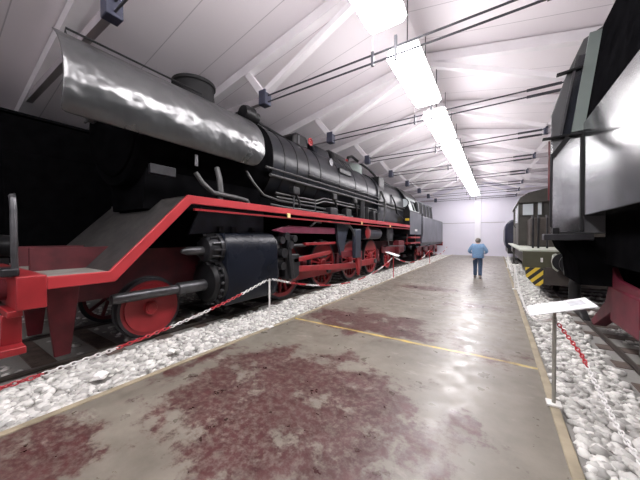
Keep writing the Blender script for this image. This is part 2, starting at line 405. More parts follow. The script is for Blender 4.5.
# ceiling lights along the ridge ----------------------------------------
def fixture(y, L=2.4):
    x, z = -1.62, 5.42
    t = thing('strip_light', '', 'ceiling light', (x, y, z))
    MB().prism([(x - 0.30, z + 0.152), (x + 0.30, z + 0.152), (x + 0.20, z + 0.20), (x - 0.20, z + 0.20)], 'Y', y - L / 2, y + L / 2).build('housing', 'white_paint', t)
    MB().prism([(x - 0.34, z - 0.015), (x - 0.27, z - 0.10), (x + 0.27, z - 0.10), (x + 0.34, z - 0.015)], 'Y', y - L / 2 + 0.03, y + L / 2 - 0.03).build('diffuser', 'light', t)
    MB().prism([(x - 0.335, z - 0.014), (x + 0.335, z - 0.014), (x + 0.29, z + 0.15), (x - 0.29, z + 0.15)], 'Y', y - L / 2 + 0.02, y + L / 2 - 0.02).build('added_uplight', 'uplight_glow', t)  # glowing block added above the diffuser to throw light on the ceiling
    for s in (-1, 1):
        MB().cyl((x, y + s * L * 0.36, z + 0.19), (x, y + s * L * 0.36, roof(x) + 0.02), 0.012, n=8).build('hanger', 'rod', t)
    return t
LY = [TY[0] - 1.65 + 3.3 * i for i in range(-2, 9)]
f0 = fixture(LY[0])
FORD = ['', '', 'nearest the camera, overhead', 'second from the camera', 'third from the camera', 'fourth from the camera', 'fifth from the camera', 'sixth from the camera', 'seventh from the camera', 'eighth from the camera', 'farthest away, by the far wall']
for i, y in enumerate(LY):
    f = f0 if i == 0 else copy_tree(f0, loc=(-1.62, y - (0.4 if i == len(LY) - 1 else 0), 5.42))
    f['label'] = ['glowing ceiling strip light at the very back behind the viewer', 'glowing ceiling strip light just behind the viewer'][i] if i < 2 else 'glowing white strip light under the ridge, ' + FORD[i]
    f['group'] = 'strip lights under the ridge'

# ------------------------------------------------------------------ tracks
def track(xc, label, y0, y1):
    t = thing('railway_track', label, 'track', (xc, 0, 0))
    for s in (-1, 1):
        x = xc + s * 0.80
        m = MB().prism([(x - 0.075, -0.13), (x + 0.075, -0.13), (x + 0.075, -0.115), (x + 0.014, -0.095), (x + 0.014, -0.03), (x + 0.036, -0.015), (x + 0.036, 0.0), (x - 0.036, 0.0), (x - 0.036, -0.015), (x - 0.014, -0.03), (x - 0.014, -0.095), (x - 0.075, -0.115)], 'Y', y0, y1)
        m.build('rail', 'rail', t)
    k = y0 + 0.4
    while k < y1 - 0.3:
        MB().box(xc - 0.98, xc + 0.98, k - 0.13, k + 0.13, -0.22, -0.05).build('sleeper', 'sleeper', t, bevel=0.012)
        k += 0.72
    return t
XC, XD = -5.8, 2.34
track(XC, 'railway track in pale ballast under the big black steam locomotive', -1.5, 28.4)
track(XD, 'railway track in pale ballast right of the walkway', -1.5, 28.4)
track(-10.4, 'railway track behind the big steam locomotive, far left', -3.0, 12.0)

# ------------------------------------------------------------------ wheels
def wheel(parent, x, y, r, name='driving_wheel', spokes=14, mat='red', face=1, cw=True, tyre='steel_dark', z=None):
    """spoked wheel, outer face towards +X when face = 1"""
    zc = (r if z is None else z) + 0.004
    w = thing(name, '', '', (0, 0, 0)); del w['label']; del w['category']
    w.parent = parent; w.location = Vector((x, y, zc)) - Vector(parent.location)
    f = face
    m = MB()
    ri = r * 0.80
    m.lathe([(ri, -0.05), (ri, 0.05), (r * 0.93, 0.06), (r * 0.93, -0.06)], (x, y, zc), 'X', 40, True)
    m.lathe([(0.02, -0.08), (r * 0.22, -0.08), (r * 0.22, 0.07 * 1.2), (r * 0.15, 0.12), (0.02, 0.12)] if f > 0 else [(0.02, 0.08), (r * 0.22, 0.08), (r * 0.22, -0.084), (r * 0.15, -0.12), (0.02, -0.12)], (x, y, zc), 'X', 24)
    for k in range(spokes):
        a = 2 * PI * k / spokes
        c, s_ = math.cos(a), math.sin(a)
        m.bar((x, y + c * r * 0.18, zc + s_ * r * 0.18), (x, y + c * r * 0.83, zc + s_ * r * 0.83), 0.05, 0.07 if r > 0.6 else 0.05, (1, 0, 0))
    if cw:
        poly = [(y + ri * 1.02 * math.cos(a), zc + ri * 1.02 * math.sin(a)) for a in [math.radians(27 + 14 * i) for i in range(10)]]
        m.prism(poly, 'X', x - 0.03, x + 0.055 * f)
    m.build('spoke_disc', mat, w)
    t = MB(); t.lathe([(r * 0.92, -0.07), (r * 0.92, 0.07), (r, 0.065), (r, -0.056), (r + 0.028, -0.063), (r + 0.02, -0.085)] if f > 0 else [(r * 0.92, 0.07), (r * 0.92, -0.07), (r, -0.065), (r, 0.056), (r + 0.028, 0.063), (r + 0.02, 0.085)], (x, y, zc), 'X', 40, True)
    t.build('tyre', tyre, w)
    return w

# ------------------------------------------------------------------ big steam locomotive, left
def big_locomotive():
    L = thing('steam_locomotive', 'huge black steam locomotive with red wheels and running board left of the walkway', 'locomotive', (XC, 0, 0))
    xo = -4.30                         # outer edge of the running board
    # main frame between the wheels
    m = MB()
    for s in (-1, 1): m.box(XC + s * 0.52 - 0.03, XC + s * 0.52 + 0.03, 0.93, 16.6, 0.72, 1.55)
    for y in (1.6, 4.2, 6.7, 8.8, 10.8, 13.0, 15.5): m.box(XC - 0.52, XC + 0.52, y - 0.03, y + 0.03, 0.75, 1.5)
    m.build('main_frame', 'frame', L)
    MB().box(XC - 0.62, XC + 0.62, 2.4, 16.2, 1.5, 2.75).build('ashpan', 'soot', L, bevel=0.03)
    # buffer beam and its fittings
    bb = MB().box(XC - 1.5, xo, 0.66, 0.90, 0.90, 1.27).build('buffer_beam', 'red', L, bevel=0.012)
    for s in (-1, 1):
        bx = XC + s * 0.92
        b = MB().cyl((bx, 0.67, 1.08), (bx, 0.30, 1.08), 0.13, 0.11, 20).build('buffer', 'red_dark', L)
        MB().lathe([(0.07, 0.30), (0.07, 0.12), (0.24, 0.10), (0.24, 0.07), (0.05, 0.05)], (bx, 0, 1.08), 'Y', 28).build('buffer_plate', 'steel_dark', b)
    h = MB().tube([(XC + 0.0, 0.66, 1.05), (XC, 0.52, 1.05), (XC, 0.42, 0.95), (XC, 0.45, 0.7)], 0.05, 8).build('coupling_hook', 'steel_dark', L)
    # shunter's step hanging off the beam end, I-shaped
    st = MB()
    st.box(-4.86, -4.36, 0.60, 0.72, 0.83, 0.90)
    st.box(-4.60, -4.54, 0.58, 0.74, 0.50, 0.84)
    st.box(-4.90, -4.34, 0.42, 0.74, 0.42, 0.50)
    st.build('front_step', 'red', L, bevel=0.01)
    g = MB()
    for s in (-1, 1):
        x = XC + s * 0.72
        MB().prism([(1.02, 1.02), (1.40, 1.02), (1.36, 0.66), (1.29, 0.05), (1.12, 0.05), (1.06, 0.66)], 'X', x - 0.03, x + 0.03).build('rail_guard', 'red_dark', L, bevel=0.01)
    # front deck, ramp and running board with red edge
    MB().box(XC - 1.44, xo - 0.06, 0.90, 1.52, 1.20, 1.235).build('front_deck', 'deck', L)
    MB().prism([(1.50, 1.20), (1.52, 1.235), (2.60, 2.385), (2.60, 2.33)], 'X', XC - 1.44, xo - 0.06).build('ramp_plate', 'plate', L)
    for a, b in ((-5.02, xo - 0.06), (2 * XC - xo, 2 * XC + 5.02)): MB().box(a, b, 2.58, 16.3, 2.345, 2.385).build('running_board', 'plate', L)
    edge = [(0.90, 1.10), (1.56, 1.10), (2.66, 2.26), (16.32, 2.26), (16.32, 2.40), (2.60, 2.40), (1.50, 1.245), (0.90, 1.245)]
    MB().prism(edge, 'X', xo - 0.06, xo).build('running_board_edge', 'red_edge', L, bevel=0.008)
    MB().bar((xo - 0.03, 2.72, 2.17), (xo - 0.03, 16.3, 2.17), 0.05, 0.035).build('lower_edge_angle', 'red', L)
    for y in (5.18, 9.49, 12.75):
        MB().box(xo, xo + 0.03, y - 0.05, y + 0.05, 2.17, 2.28).build('marker_lens', 'cream', L, bevel=0.006)
    # lamp and handrail at the front, left end
    gl = MB().box(-4.75, -4.36, 0.56, 0.70, 1.27, 1.36).build('foot_tread', 'steel_dark', L, bevel=0.02)
    MB().tube([(-4.46, 0.68, 1.28), (-4.44, 0.67, 1.50), (-4.44, 0.67, 1.98), (-4.48, 0.67, 2.12), (-4.58, 0.68, 2.16)], 0.03, 8).build('front_handrail', 'steel', L)
    for s in (-1,):
        lx = XC + s * 0.98
        b = MB().lathe([(0.05, 0.20), (0.17, 0.19), (0.19, 0.0), (0.2, -0.02)], (lx, 0.86, 1.55), 'Y', 24).build('headlamp', 'black', L)
        MB().lathe([(0.165, -0.03), (0.10, -0.05), (0.01, -0.055)], (lx, 0.86, 1.55), 'Y', 24).build('lamp_glass', 'pane', b)
        MB().box(lx - 0.05, lx + 0.05, 0.86, 0.96, 1.235, 1.40).build('lamp_stand', 'black', b)
    # smokebox, boiler, firebox
    bz = 3.70
    MB().lathe([(0.02, 1.86), (0.40, 1.88), (0.78, 1.98), (0.90, 2.08), (0.90, 2.12), (1.06, 2.12), (1.09, 2.16), (1.09, 5.1)], (XC, 0, bz), 'Y', 48).build('smokebox', 'soot', L, angle=50)
    MB().lathe([(0.9, 5.1), (1.06, 5.1), (1.06, 12.2), (0.9, 12.2)], (XC, 0, bz), 'Y', 56).build('boiler_barrel', 'boiler', L, angle=50)
    fb = [(XC - 1.12, 2.5), (XC + 1.12, 2.5)] + arc(XC, bz - 0.02, 1.12, 0, 180, 28)
    MB().prism(fb, 'Y', 12.2, 16.4).build('firebox_casing', 'boiler', L)
    for y in (5.12, 5.6, 6.15, 6.7, 7.35, 8.6, 9.9, 11.1, 12.15):
        MB().lathe([(1.05, -0.03), (1.072, -0.03), (1.072, 0.03), (1.05, 0.03)], (XC, y, bz), 'Y', 56, True).build('boiler_band', 'black', L)
    MB().prism([(XC - 0.62, 2.2), (XC + 0.62, 2.2), (XC + 0.75, 3.0), (XC - 0.75, 3.0)], 'Y', 2.3, 5.0).build('smokebox_saddle', 'soot', L)
    # smokebox front fittings
    MB().lathe([(0.03, 1.84), (0.06, 1.80), (0.06, 1.72), (0.02, 1.70)], (XC, 0, bz), 'Y', 16).bar((XC - 0.25, 1.76, bz), (XC + 0.25, 1.76, bz), 0.03, 0.03).build('door_handle', 'steel', L)
    MB().tube([(XC - 0.8, 1.98, bz + 0.72), (XC - 0.4, 1.84, bz + 0.80), (XC + 0.4, 1.84, bz + 0.80), (XC + 0.8, 1.98, bz + 0.72)], 0.02, 8).build('smokebox_handrail', 'steel', L)
    # chimney
    MB().lathe([(0.50, 4.60), (0.44, 4.80), (0.42, 4.95), (0.43, 5.08), (0.46, 5.10), (0.46, 5.16), (0.37, 5.16), (0.36, 4.95)], (XC, 3.66, 0), 'Z', 36).build('chimney', 'black_matte', L)
    # Witte type smoke deflectors: curved sheets beside the smokebox
    prof = [(-4.555, 3.26), (-4.475, 3.38), (-4.43, 3.53), (-4.42, 3.69), (-4.435, 3.85), (-4.475, 3.99), (-4.54, 4.12), (-4.64, 4.25), (-4.77, 4.37), (-4.97, 4.50)]
    ys = [1.08 + i * (4.53 - 1.08) / 30 for i in range(31)]
    for s in (1,):
        vs, fs = [], []
        for y in ys:
            r = 0.32; lift = 0.0
            e = y - (4.53 - r)
            if e > 0: lift = r - math.sqrt(max(0, r * r - e * e))
            e2 = 0
            if e2 > 0: lift = lift
            # resample profile from height 3.26 + lift
            z0 = 3.26 + min(lift, 0.30)
            for k in range(len(prof)):
                z = z0 + (4.50 - z0) * (prof[k][1] - 3.26) / (4.50 - 3.26)
                for q in range(len(prof) - 1):
                    if prof[q][1] - 1e-6 <= z <= prof[q + 1][1] + 1e-6:
                        f = (z - prof[q][1]) / (prof[q + 1][1] - prof[q][1]); x = prof[q][0] + f * (prof[q + 1][0] - prof[q][0]); break
                vs.append((x if s > 0 else 2 * XC - x, y, z))
        n = len(prof)
        for i in range(len(ys) - 1):
            for k in range(n - 1): fs.append((i * n + k, (i + 1) * n + k, (i + 1) * n + k + 1, i * n + k + 1))
        d = MB().add(vs, fs).build('smoke_deflector', 'deflector', L, angle=60)
        so = d.modifiers.new('thick', 'SOLIDIFY'); so.thickness = 0.022; so.offset = -1 if s > 0 else 1
        sb = d.modifiers.new('smooth', 'SUBSURF'); sb.levels = 1; sb.render_levels = 1
        X = lambda x: x if s > 0 else 2 * XC - x
        MB().tube([(X(-4.98), 1.25, 4.50), (X(-4.98), 1.25, 4.57), (X(-4.98), 3.30, 4.57), (X(-4.98), 3.30, 4.50)], 0.016, 8).build('top_handrail', 'black', d)
        for y in (1.7, 2.6, 3.9):
            MB().tube([(X(-4.46), y, 3.5), (X(-4.62), y + 0.02, 3.42), (X(-4.84), y + 0.1, 3.5)], 0.022, 8).build('stay', 'black', d)
    # small fittings showing under and behind the deflector
    MB().box(-4.78, -4.70, 2.20, 2.62, 2.74, 2.90).build('lubricator_plate', 'steel_dark', L, bevel=0.01)
    MB().cyl((-4.62, 2.95, 3.00), (-4.62, 2.95, 3.20), 0.03, n=10).build('valve', 'steel', L)
    MB().tube([(-4.72, 3.0, 2.9), (-4.66, 3.1, 2.72), (-4.62, 3.3, 2.56), (-4.62, 3.9, 2.53), (-4.62, 4.15, 2.50), (-4.62, 4.22, 2.39)], 0.045, 10).build('feed_pipe', 'pipe', L)
    MB().tube([(-4.78, 3.5, 3.1), (-4.70, 3.5, 2.9), (-4.68, 3.52, 2.62), (-4.68, 3.5, 2.39)], 0.055, 10).build('steam_pipe', 'pipe', L)
    MB().tube([(-4.80, 4.3, 3.2), (-4.72, 4.45, 2.95), (-4.66, 4.7, 2.70), (-4.62, 5.2, 2.62), (-4.62, 7.4, 2.60)], 0.028, 8).build('sand_pipe', 'pipe', L)
    MB().tube([(-4.62, 4.9, 2.50), (-4.58, 5.3, 2.47), (-4.58, 9.3, 2.47)], 0.024, 8).build('brake_pipe', 'pipe', L)
    # boiler-side handrails and pipes
    for z, x, y0, y1, r in ((3.38, -4.63, 4.75, 16.3, 0.030), (3.22, -4.64, 4.9, 15.9, 0.038), (3.55, -4.68, 6.6, 12.6, 0.02)):
        p = MB().cyl((x, y0, z), (x, y1, z), r, n=8).build('boiler_pipe', 'pipe', L)
        q = MB()
        for k in range(5):
            y = y0 + 0.2 + (y1 - y0 - 0.4) * k / 4
            q.cyl((x, y, z), (x - 0.16, y, z + 0.02), 0.018, n=6)
        q.build('pipe_clips', 'pipe', p)
    # turbo generator and dome fittings along the top
    t = MB().lathe([(0.05, 4.50), (0.17, 4.52), (0.20, 4.60), (0.20, 4.80), (0.14, 4.84), (0.14, 4.98), (0.05, 5.02)], (-5.18, 0, 4.72), 'Y', 20).build('turbo_generator', 'black', L)
    MB().cyl((-5.18, 4.7, 4.6), (-5.3, 4.7, 4.45), 0.06, n=10).build('generator_foot', 'black', t)
    MB().tube([(-5.30, 5.0, 4.75), (-5.45, 5.6, 4.78), (-5.6, 6.6, 4.79)], 0.035, 8).build('top_pipe', 'black', L)
    d = MB().prism([(6.75, 4.55), (7.55, 4.55), (7.55, 4.98), (7.45, 5.06), (6.92, 5.06), (6.75, 4.92)], 'X', XC - 0.45, XC + 0.40).build('feed_dome', 'black', L, bevel=0.05)
    MB().box(XC + 0.40, XC + 0.42, 6.98, 7.06, 4.70, 5.0).build('dome_strap', 'steel', d)
    MB().lathe([(0.13, 0), (0.13, 0.03), (0.09, 0.04), (0.09, -0.01)], (XC + 0.44, 7.62, 4.94), 'X', 20, True).cyl((XC + 0.42, 7.62, 4.94), (XC + 0.47, 7.62, 4.94), 0.05, n=12).build('red_handwheel', 'red_edge', L)
    s1 = MB().prism([(XC - 0.6, 4.5), (XC + 0.62, 4.5), (XC + 0.50, 4.86), (XC + 0.30, 5.0), (XC - 0.3, 5.0), (XC - 0.5, 4.86)], 'Y', 7.75, 8.75).build('sandbox', 'boiler', L, bevel=0.08)
    s2 = MB().prism([(XC - 0.65, 4.45), (XC + 0.68, 4.45), (XC + 0.55, 4.9), (XC + 0.32, 5.08), (XC - 0.32, 5.08), (XC - 0.55, 4.9)], 'Y', 8.95, 10.05).build('sandbox', 'black', L, bevel=0.10)
    for i in range(4):
        MB().tube([(XC + 0.62, 9.1 + i * 0.24, 4.75), (XC + 0.80, 9.1 + i * 0.24, 4.58), (XC + 0.95, 9.1 + i * 0.24, 4.35)], 0.022, 8).build('sand_pipe', 'steel', s2)
    MB().box(XC + 0.72, XC + 1.06, 8.6, 9.5, 4.02, 4.20).build('step_shelf', 'black', L, bevel=0.02)
    MB().lathe([(0.02, 0.0), (0.13, 0.0), (0.13, 0.05), (0.02, 0.06)], (XC + 0.92, 8.15, 4.30), 'X', 20).build('wash_out_plug', 'steel', L)
    sd = MB().lathe([(0.52, 4.55), (0.52, 4.92), (0.44, 5.06), (0.2, 5.14), (0.02, 5.15)], (XC, 11.6, 0), 'Z', 32).build('steam_dome', 'grey_and_sheen', L)
    MB().lathe([(0.10, 0), (0.10, 0.03), (0.06, 0.04), (0.06, -0.01)], (XC + 0.30, 10.55, 4.98), 'X', 16, True).build('red_handwheel', 'red_edge', L)
    MB().box(XC - 0.1, XC + 0.34, 10.25, 10.85, 4.6, 5.0).build('regulator_box', 'black', L, bevel=0.04)
    MB().tube([(XC + 0.25, 10.7, 4.9), (XC + 0.25, 10.8, 5.22), (XC + 0.28, 11.1, 5.34), (XC + 0.34, 11.8, 5.20), (XC + 0.50, 12.6, 5.02), (XC + 0.72, 12.9, 4.7), (XC + 0.86, 12.95, 4.3)], 0.060, 10).build('steam_loop_pipe', 'black', L)
    MB().box(XC + 0.55, XC + 1.05, 12.5, 13.2, 4.1, 4.62).build('valve_chest', 'black', L, bevel=0.04)
    for z in (4.42, 4.52, 4.62):
        MB().tube([(XC + 0.78, 13.1, z), (XC + 0.86 - (z - 4.4) * 0.8, 16.3, z)], 0.03, 8).build('injector_pipe', 'black', L)
    MB().tube([(-4.66, 12.5, 3.9), (-4.55, 12.7, 3.5), (-4.55, 12.75, 2.9), (-4.60, 12.6, 2.39)], 0.05, 10).build('delivery_pipe', 'pipe', L)
    MB().tube([(-4.66, 14.0, 3.9), (-4.58, 14.4, 3.5), (-4.55, 14.6, 3.0), (-4.55, 15.8, 2.75)], 0.04, 10).build('delivery_pipe', 'black', L)
    # feed pump and lubricators on the running board
    p = MB().cyl((-4.62, 10.2, 2.39), (-4.62, 10.2, 3.05), 0.12, n=20).build('feed_pump', 'steel_dark', L)
    MB().cyl((-4.62, 10.65, 2.39), (-4.62, 10.65, 2.95), 0.11, n=20).build('pump_cylinder', 'black', p)
    MB().cyl((-4.62, 10.2, 3.05), (-4.62, 10.2, 3.12), 0.14, n=20).build('pump_cap', 'steel_dark', p)
    MB().box(-4.75, -4.45, 7.5, 7.95, 2.39, 2.66).build('lubricator', 'steel_dark', L, bevel=0.03)
    for y in (5.6, 6.6, 8.6, 11.6):
        MB().cyl((-4.46, y, 2.38), (-4.46, y, 2.78), 0.016, n=8).build('stanchion', 'steel', L)
    for y, z in ((5.9, 2.95), (8.0, 3.05), (9.6, 3.1)):
        v = MB().box(-4.76, -4.58, y - 0.14, y + 0.14, z - 0.10, z + 0.12).build('check_valve', 'black', L, bevel=0.03)
        MB().tube([(-4.66, y, z), (-4.60, y + 0.1, z - 0.25), (-4.60, y + 0.15, 2.39)], 0.03, 8).build('valve_pipe', 'black', v)
    for z in (2.82, 2.72):
        MB().tube([(-4.72, 5.2, z), (-4.70, 7.0, z), (-4.66, 7.4, z + 0.12), (-4.66, 11.9, z + 0.12), (-4.62, 12.2, z - 0.2)], 0.026, 8).build('lubricator_pipe', 'pipe', L)
    MB().box(-4.74, -4.52, 8.7, 9.1, 2.39, 2.72).build('sand_valve_box', 'black', L, bevel=0.03)
    MB().box(-4.70, -4.50, 11.2, 11.5, 2.39, 2.85).build('grease_pump', 'steel_dark', L, bevel=0.03)
    MB().box(-4.72, -4.50, 11.7, 11.95, 2.39, 2.80).build('grease_pump', 'black', L, bevel=0.03)
    # cylinder block
    cyx = -4.36
    blk = [(cyx - 0.10, 0.34), (cyx - 0.02, 0.50), (cyx, 0.75), (cyx, 1.35), (cyx - 0.05, 1.62), (cyx - 0.16, 1.76), (cyx - 0.34, 1.80), (cyx - 0.9, 1.80), (cyx - 0.9, 0.34)]
    cb = MB().prism(blk, 'Y', 3.43, 4.88).build('cylinder_block', 'cylinder', L, bevel=0.03)
    MB().lathe([(0.08, 3.14), (0.22, 3.16), (0.26, 3.22), (0.26, 3.36), (0.32, 3.36), (0.32, 3.44), (0.1, 3.44)], (cyx - 0.38, 0, 1.46), 'Y', 28).build('valve_chest_cover', 'steel_dark', cb)
    m = MB()
    for k in range(14):
        a = 2 * PI * k / 14
        m.bar((cyx - 0.38 + 0.27 * math.cos(a), 3.20, 1.46 + 0.27 * math.sin(a)), (cyx - 0.38 + 0.30 * math.cos(a), 3.43, 1.46 + 0.30 * math.sin(a)), 0.025, 0.06, (math.cos(a), 0, math.sin(a)))
    m.build('cover_ribs', 'steel', cb)
    MB().lathe([(0.02, 2.72), (0.04, 2.74), (0.075, 2.84), (0.085, 3.16), (0.03, 3.2)], (cyx - 0.38, 0, 1.44), 'Y', 16).build('valve_tail_rod', 'steel', cb)
    MB().lathe([(0.12, 3.20), (0.36, 3.24), (0.42, 3.30), (0.42, 3.36), (0.49, 3.36), (0.49, 3.44), (0.1, 3.44)], (cyx - 0.48, 0, 0.82), 'Y', 36).build('cylinder_cover', 'black', cb)
    m = MB()
    for k in range(20):
        a = 2 * PI * k / 20
        m.cyl((cyx - 0.48 + 0.455 * math.cos(a), 3.31, 0.82 + 0.455 * math.sin(a)), (cyx - 0.48 + 0.455 * math.cos(a), 3.37, 0.82 + 0.455 * math.sin(a)), 0.03, n=6)
    m.build('cover_bolts', 'steel', cb)
    MB().lathe([(0.02, 1.66), (0.07, 1.68), (0.08, 1.76), (0.08, 2.66), (0.11, 2.68), (0.11, 3.24), (0.05, 3.26)], (cyx - 0.42, 0, 0.77), 'Y', 18).build('piston_tail_rod', 'steel', cb)
    MB().lathe([(0.30, 4.86), (0.30, 4.96), (0.22, 4.98), (0.22, 5.1), (0.05, 5.1)], (cyx - 0.38, 0, 1.46), 'Y', 28).build('rear_valve_cover', 'steel', cb)
    MB().lathe([(0.42, 4.86), (0.42, 4.95), (0.18, 5.0), (0.18, 5.16), (0.05, 5.16)], (cyx - 0.46, 0, 0.82), 'Y', 28).build('rear_cylinder_cover', 'steel_dark', cb)
    for k, (y, z) in enumerate(((3.62, 1.82), (3.95, 1.82), (4.5, 1.82))):
        MB().cyl((cyx - 0.45, y, 1.78), (cyx - 0.45, y, 1.92), 0.06, n=10).build('oil_cup', 'steel_dark', cb)
    MB().prism([(2.95, 1.75), (3.2, 2.3), (4.9, 2.3), (4.9, 1.8), (3.6, 1.8)], 'X', cyx - 0.55, cyx - 0.5).build('steam_chest_cladding', 'bluegrey', L)
    # motion: carrier bar, slide bars, crosshead, rods, link
    MB().prism([(4.85, 1.86), (5.15, 1.80), (7.75, 1.80), (7.75, 2.00), (5.55, 2.00), (5.15, 1.95)], 'X', -4.58, -4.46).build('motion_carrier', 'plum', L, bevel=0.01)
    MB().tube([(-4.45, 6.3, 2.0), (-4.45, 6.65, 2.16), (-4.45, 6.9, 2.13)], 0.03, 8).build('reach_link', 'steel', L)
    sl = MB().box(-4.74, -4.60, 5.0, 7.5, 1.05, 1.16).build('slide_bar', 'steel', L, bevel=0.01)
    MB().box(-4.72, -4.58, 6.3, 8.0, 1.46, 1.54).build('valve_rod', 'red', L, bevel=0.01)
    MB().cyl((-4.74, 5.1, 1.46), (-4.70, 6.4, 1.46), 0.05, n=12).build('valve_spindle', 'steel', L)
    ch = MB().prism([(5.35, 0.66), (5.35, 1.24), (5.95, 1.24), (5.95, 0.66), (5.8, 0.58), (5.5, 0.58)], 'X', -4.80, -4.54).build('crosshead', 'steel_dark', L, bevel=0.03)
    MB().cyl((-4.84, 5.0, 0.84), (-4.80, 5.5, 0.84), 0.055, n=14).build('piston_rod', 'steel', ch)
    m = MB(); 
    for (y, z, r) in ((5.12, 1.62, 0.09), (5.3, 1.72, 0.10), (5.2, 1.30, 0.12), (5.45, 1.50, 0.11), (5.62, 1.66, 0.09), (5.15, 0.98, 0.10)):
        m.cyl((-4.66, y, z), (-4.42, y, z), r, n=14)
    m.build('valve_gear_pins', 'steel_dark', L)
    MB().prism([(5.30, 1.70), (5.42, 1.70), (5.62, 0.62), (5.48, 0.62)], 'X', -4.50, -4.44).build('combination_lever', 'steel_dark', L, bevel=0.01)
    zc, r = 0.80, 0.80
    wy = [5.70, 7.76, 9.80, 11.90]
    cr_ = []
    for y in wy:
        wheel(L, -4.99, y, r, 'driving_wheel', 15, 'red', 1)
        cr_.append((y - 0.05, 0.62))
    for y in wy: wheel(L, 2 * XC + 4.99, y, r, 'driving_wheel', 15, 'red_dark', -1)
    wheel(L, -4.99, 14.2, 0.62, 'trailing_wheel', 11, 'red', 1, cw=False)
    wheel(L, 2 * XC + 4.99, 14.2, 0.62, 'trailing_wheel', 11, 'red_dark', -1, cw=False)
    wheel(L, -4.99, 2.30, 0.50, 'leading_wheel', 10, 'red', 1, cw=False)
    MB().lathe([(0.02, 0.02), (0.36, 0.02), (0.40, 0.04), (0.40, 0.06), (0.34, 0.05), (0.12, 0.05), (0.10, 0.10), (0.02, 0.10)], (-4.98, 2.30, 0.50), 'X', 36).build('wheel_cover', 'red', L)
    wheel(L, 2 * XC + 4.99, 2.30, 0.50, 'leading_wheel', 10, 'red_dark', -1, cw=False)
    for y in wy + [14.2, 2.3]:
        MB().cyl((-6.5, y, 0.8 if y in wy else (0.62 if y > 5 else 0.5)), (-5.1, y, 0.8 if y in wy else (0.62 if y > 5 else 0.5)), 0.10, n=14).build('axle', 'steel_dark', L)
    # coupling rod through all four crank pins, connecting rod to the third
    ck = 0.60
    m = MB().prism([(wy[0] - 0.16, ck - 0.10), (wy[0] - 0.16, ck + 0.10), (wy[0], ck + 0.13), (wy[3], ck + 0.13), (wy[3] + 0.16, ck + 0.10), (wy[3] + 0.16, ck - 0.10), (wy[3], ck - 0.13), (wy[0], ck - 0.13)], 'X', -4.80, -4.74)
    cp = m.build('coupling_rod', 'red', L, bevel=0.015)
    m = MB()
    for y in wy: m.cyl((-4.88, y, ck), (-4.66, y, ck), 0.10, n=18)
    m.build('crank_pins', 'steel', cp)
    rd = MB().prism([(5.62, 0.92), (5.62, 0.76), (9.65, 0.50), (9.95, 0.48), (9.95, 0.72), (9.65, 0.70)], 'X', -4.66, -4.57).build('connecting_rod', 'red', L, bevel=0.015)
    MB().box(-4.69, -4.54, 9.55, 10.05, 0.42, 0.80).build('rod_bearing', 'steel_dark', rd, bevel=0.03)
    MB().prism([(5.7, 1.0), (5.7, 1.12), (7.6, 1.26), (7.6, 1.14)], 'X', -4.62, -4.54).build('eccentric_rod', 'red', L, bevel=0.01)
    # motion bracket with expansion link and hanging gear
    br = MB().prism([(7.95, 2.25), (8.1, 1.5), (8.35, 0.95), (8.5, 1.2), (8.7, 1.7), (9.0, 2.25)], 'X', -4.60, -4.52).build('motion_bracket', 'bluegrey', L, bevel=0.01)
    MB().tube([(-4.40, 7.2, 2.18), (-4.40, 8.2, 2.18), (-4.40, 8.7, 2.10), (-4.40, 8.95, 1.92), (-4.40, 9.1, 1.72)], 0.045, 10).build('reversing_rod', 'steel', L)
    lk = MB().box(-4.48, -4.34, 9.05, 9.55, 0.92, 2.0).build('expansion_link', 'bluegrey', L, bevel=0.03)
    MB().prism([(9.25, 0.92), (9.55, 0.92), (9.55, 0.5), (9.42, 0.26)], 'X', -4.46, -4.36).build('link_foot', 'red', lk)
    MB().box(-4.62, -4.5, 8.3, 9.3, 0.98, 1.2).build('return_crank', 'red_dark', L, bevel=0.02)
    ar = MB().cyl((-4.75, 10.5, 1.86), (-4.75, 12.2, 1.86), 0.26, n=24).build('air_reservoir', 'bluegrey', L)
    MB().lathe([(0.27, 0), (0.2, 0.05), (0.02, 0.07)], (-4.49, 10.55, 1.88), 'X', 24).build('red_end_cap', 'red', ar)
    MB().box(-4.9, -4.5, 13.0, 13.9, 1.5, 2.15).build('brake_cylinder_box', 'black', L, bevel=0.05)
    MB().tube([(-4.5, 12.9, 2.3), (-4.5, 12.95, 1.7), (-4.5, 13.2, 1.25), (-4.5, 15.8, 1.2)], 0.03, 8).build('drain_pipe', 'steel', L)
    for y in (6.72, 8.78, 10.85, 12.9):
        MB().prism([(y - 0.08, 1.1), (y + 0.08, 1.1), (y + 0.12, 0.5), (y - 0.12, 0.5)], 'X', -5.06, -4.92).build('brake_hanger', 'red_dark', L, bevel=0.01)
    # cab
    cx = 1.5
    shell = [(XC + cx, 1.86), (XC + cx, 3.25), (XC + cx - 0.28, 4.10)]
    half = shell + [(XC + cx - 0.42, 4.32), (XC + 0.75, 4.66), (XC + 0.35, 4.80), (XC, 4.84)]
    poly = half + [(2 * XC - x, z) for x, z in half[-2::-1]]
    cab = MB().prism([(x, z) for x, z in poly], 'Y', 16.3, 16.36).build('cab_front_wall', 'black', L)
    side = MB()
    for (y0, y1, za, zb) in ((16.36, 19.1, 1.86, 3.25),):
        side.prism([(XC + cx, za), (XC + cx, zb), (XC + cx - 0.05, zb), (XC + cx - 0.05, za)], 'Y', y0, y1)
    side.build('cab_side', 'tender', L)
    MB().box(XC - cx, XC - cx + 0.05, 16.36, 19.1, 1.86, 3.25).build('cab_side', 'tender', L)
    up = MB()
    def uppan(y0, y1, za, zb):
        f = lambda z: XC + cx - 0.28 * (z - 3.25) / 0.85
        up.prism([(f(za), za), (f(zb), zb), (f(zb) - 0.05, zb), (f(za) - 0.05, za)], 'Y', y0, y1)
